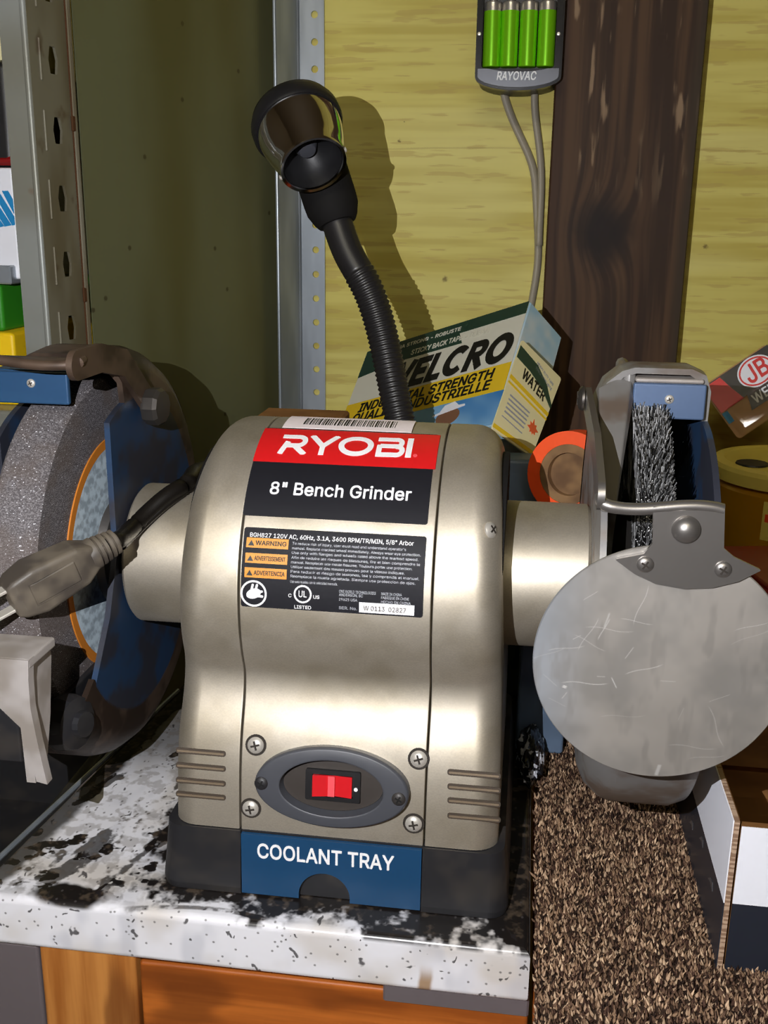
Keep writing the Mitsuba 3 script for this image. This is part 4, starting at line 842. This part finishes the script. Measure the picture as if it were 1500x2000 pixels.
# ---------------------------------------------------------------- things behind the grinder
add('brown_carton', cat(box(-.092, -.037, .105, .165, .0005, .2050, .001, 1), box(-.094, -.035, .103, .167, .2000, .2065, .0015, 1)), 'm_carton', 30, 'brown lidded carton showing just above the grinder, left of the gooseneck', 'carton')
add('blue_box', box(.0905, .1215, .081, .158, .0005, .1480, .002), 'm_bluebox', 30, 'dull blue box standing under the orange tape roll', 'box')
add('blue_case', box(.045, .118, .161, .186, .0005, .1780, .003), 'm_bluebox', 30, 'tall dull blue case behind the right shoulder of the grinder', 'case')
oc = np.array([.1195, .136, .1765]); od = norm([-.35, -.9, .12])
ko = add('tape_roll', ring(oc-od*.011, od, .0195, .0280, .022, 56), 'm_tape_orange', 30)
scene['tape_roll__tape'] = scene.pop('tape_roll')
add('tape_roll__core', ring(oc-od*.0108, od, .0140, .0194, .0216, 48), 'm_cork', 30, 'brown cardboard core')
add('tape_roll__core__end_disc', lathe([(0, 0), (.0141, 0), (.0141, .003), (0, .003)], oc+od*.0015, od, 40), 'm_cork', 30)
tag('tape_roll', 'bright orange tape roll between the grinder and the wire wheel', 'tape roll')
# crumpled bag
bag = trimesh.creation.icosphere(subdivisions=4, radius=1.0); bv = bag.vertices*[.0085, .030, .0125]
bv = bv*(1+.55*(meshkit.fbm(bag.vertices*2.3, 3, 4)[:, None]-.5)+.25*(meshkit.noise(bag.vertices*7, 9)[:, None]-.5)); bv[:, 2] = np.maximum(bv[:, 2], -.0105); bag.vertices = bv+[.1005, .060, .0115]
mat('m_bag', lambda p, n, uv: mix(L(22, 22, 26), L(214, 216, 224), smoothstep(.56, .62, fbm(p.x*230+p.z*120, p.y*130, p.z*260, 3))), .22)
add('crumpled_bag', bag, 'm_bag', 35, 'crumpled black and white plastic bag on the bench beside the wire wheel', 'plastic bag')
# open carton at the right
tag('open_carton', 'open cardboard carton printed white above black on the brown carpet', 'carton')
CX, CY, CZ, CH = .1880, -.1060, -.0018, .0795
add('open_carton__side_wall', box(CX+.0005, CX+.0028, CY-.0008, .050, CZ, CZ+CH, 0), 'm_carton_edge', False)
add('open_carton__side_wall__white_print', box(CX, CX+.0005, CY, .050, CZ+.036, CZ+CH-.0003), 'm_print_white', False)
add('open_carton__side_wall__black_print', box(CX, CX+.0005, CY, .050, CZ+.0003, CZ+.036), 'm_print_black', False)
r4 = np.random.default_rng(11)
for y_, l_, z_ in ((-.082, .012, .022), (-.05, .010, .025), (-.02, .009, .016)):
    w_ = sg.Polygon([(0, 0), (l_*.45, .002), (l_, .0012), (l_*.7, .0052), (l_*.3, .0044)])
    add('open_carton__side_wall__silver_mark', ext(w_, .0003, frame(np.array([CX-.0003, y_+l_, z_]), np.array([0, -1., 0]), np.array([0, -.5, 1.]), np.array([1., 0, 0]))), 'm_charger_lip', False)
add('open_carton__side_wall__inner_liner', box(CX+.0028, CX+.0036, CY+.003, .050, CZ+.003, CZ+CH-.001), 'm_carton', False)
add('open_carton__front_wall', box(CX+.0040, .360, CY+.0005, CY+.0045, CZ, CZ+CH-.003), 'm_carton', False)
add('open_carton__front_wall__white_print', box(CX+.0040, .360, CY, CY+.0005, CZ+.036, CZ+CH-.003), 'm_print_white', False)
add('open_carton__front_wall__black_print', box(CX+.0040, .360, CY, CY+.0005, CZ, CZ+.036), 'm_print_black', False)
add('open_carton__back_wall', box(CX+.0055, .360, .046, .050, CZ, CZ+CH-.001), 'm_carton', False)
add('open_carton__right_wall', box(.360, .364, CY, .050, CZ, CZ+CH-.001), 'm_carton', False)
add('open_carton__bottom', box(CX+.0055, .360, CY+.0045, .046, CZ, CZ+.003), 'm_carton', False)
fl = ext(sg.Polygon([(CX+.0062, 0), (.300, 0), (.292, .040), (CX+.018, .040)]), .002, frame(np.array([0, .045, CZ+CH-.010]), np.array([1., 0, 0]), norm([0, -.35, -1.]), norm([0, -1, .35])))
add('open_carton__inner_flap', fl, 'm_carton', False)
# jar and adhesive pack behind the wire wheel
JC = (.300, .300)
tag('amber_jar', 'amber jar with a pale yellow lid behind the wire wheel at the right edge', 'jar')
add('amber_jar__body', lathe([(0, .003), (.056, .003), (.0605, .006), (.0610, .1020), (.0610, .1380), (.058, .1420), (0, .1420)], (*JC, -.0018), (0, 0, 1), 72), 'm_amber', 35)
add('amber_jar__lid', lathe([(0, .1425), (.0600, .1425), (.0632, .1440), (.0635, .1530), (.0615, .1560), (.054, .1568), (.052, .1555), (0, .1555)], (*JC, -.0018), (0, 0, 1), 72), 'm_lid_yellow', 35, 'pale yellow lid')
add('amber_jar__lid__dark_inset', lathe([(0, 0), (.0125, 0), (.0120, .0012), (0, .0012)], (JC[0]-.036, JC[1]-.014, .1540), (0, 0, 1), 32), 'm_charcoal', 35)
def jar_label(a0, a1, z0, z1, r, t=.0004):
    a = np.radians(np.linspace(a0, a1, 24)); V, F = [], []
    for q in a:
        for rr, z in ((r, z0), (r, z1), (r+t, z1), (r+t, z0)): V.append((JC[0]+rr*math.cos(q), JC[1]+rr*math.sin(q), z))
    for k in range(len(a)-1):
        for j in range(4): j2 = (j+1) % 4; F += [(k*4+j, (k+1)*4+j, (k+1)*4+j2), (k*4+j, (k+1)*4+j2, k*4+j2)]
    m = trimesh.Trimesh(V, F); m.fix_normals(); return m
add('amber_jar__label', jar_label(238, 330, .104, .134, .0611), 'm_lid_yellow', 30)
add('amber_jar__label__red_print', jar_label(240, 252, .1185, .1245, .0616), 'm_tape_orange', 30)
rc = cat(box(-.07, .07, -.045, .045, 0, .114, .006, 3), box(-.066, .066, -.041, .041, .112, .1165, .002))
rc.apply_transform(frame(np.array([.300, .165, -.0016]), np.array([math.cos(.2), math.sin(.2), 0]), np.array([-math.sin(.2), math.cos(.2), 0]), np.array([0, 0, 1.])))
add('red_canister', rc, 'm_dark_red', 35, 'dark red square canister in front of the amber jar, behind the round shield', 'canister')
# adhesive blister pack
tag('adhesive_pack', 'blister pack of adhesive with red lettering on a black card, leaning on the wall', 'package')
jc = at(1443, 768, 'y', .352); jez = norm([-.06, -.93, .36]); jr = norm(np.cross([0, 0, 1], -jez)); jr = norm(np.cross(np.array([0, 0, 1.]), jez))*1.0
if jr[0] < 0: jr = -jr
ju = np.cross(jez, jr); a = math.radians(38); jex = jr*math.cos(a)+ju*math.sin(a); jey = np.cross(jez, jex)
JF = frame(jc, jex, jey, jez); SC = .86/2009
def jf(poly, m, key, z, t=.0003, lab=None): return add('adhesive_pack__'+key, ext(sa.scale(poly, SC, SC, origin=(0, 0)), t, JF@frame([0, 0, z], [1, 0, 0], [0, 1, 0], [0, 0, 1])), m, False, lab)
jf(rrect(150, 125, 8, 22, -12), 'm_jb_tan', 'card', 0, .0008)
jf(sg.Polygon([(-46, -12), (97, -12), (97, 48), (-46, 48)]), 'm_jb_dark', 'dark_print', .0009)
jf(sg.Polygon([(-50, -14), (2, -14), (-6, 16), (-12, 46), (-50, 46)]), 'm_jb_red', 'red_print', .0013)
jf(sa.translate(ell(37, 30), 50, 17), 'm_print_white', 'white_roundel', .0013)
jf(sa.translate(ell(34, 27), 50, 17).difference(sa.translate(ell(31, 24), 50, 17)), 'm_jb_red', 'roundel_ring', .0017)
def jt(s, x, y, w, h, m, z): t_ = text(s, w*SC, h*SC, .0003, True); t_.apply_transform(JF@frame([x*SC, y*SC, z], [1, 0, 0], [.08, 1, 0], [0, 0, 1])); add('adhesive_pack__lettering', t_, m, False)
jt('JB', 27, 0, 46, 34, 'm_jb_red', .0020)
jt('WELD', 12, -36, 62, 18, 'm_print_white', .0022)
jf(sg.Polygon([(0, -42), (88, -42), (88, -12), (10, -12)]), 'm_jb_dark', 'dark_band', .0014)
jf(sg.Polygon([(-50, -40), (-38, -40), (-38, -16), (-50, -16)]), 'm_stripe_blue', 'blue_mark', .0013)
bm_ = tm(m3.Manifold.batch_hull([m3.Manifold.sphere(.004, 24).translate((x*SC, y*SC, z)) for x in (-34, 84) for y in (-64, -22) for z in (.0012, .006)]))
bm_.apply_transform(JF); add('adhesive_pack__blister', bm_, 'm_clear', 35, 'clear plastic blister')
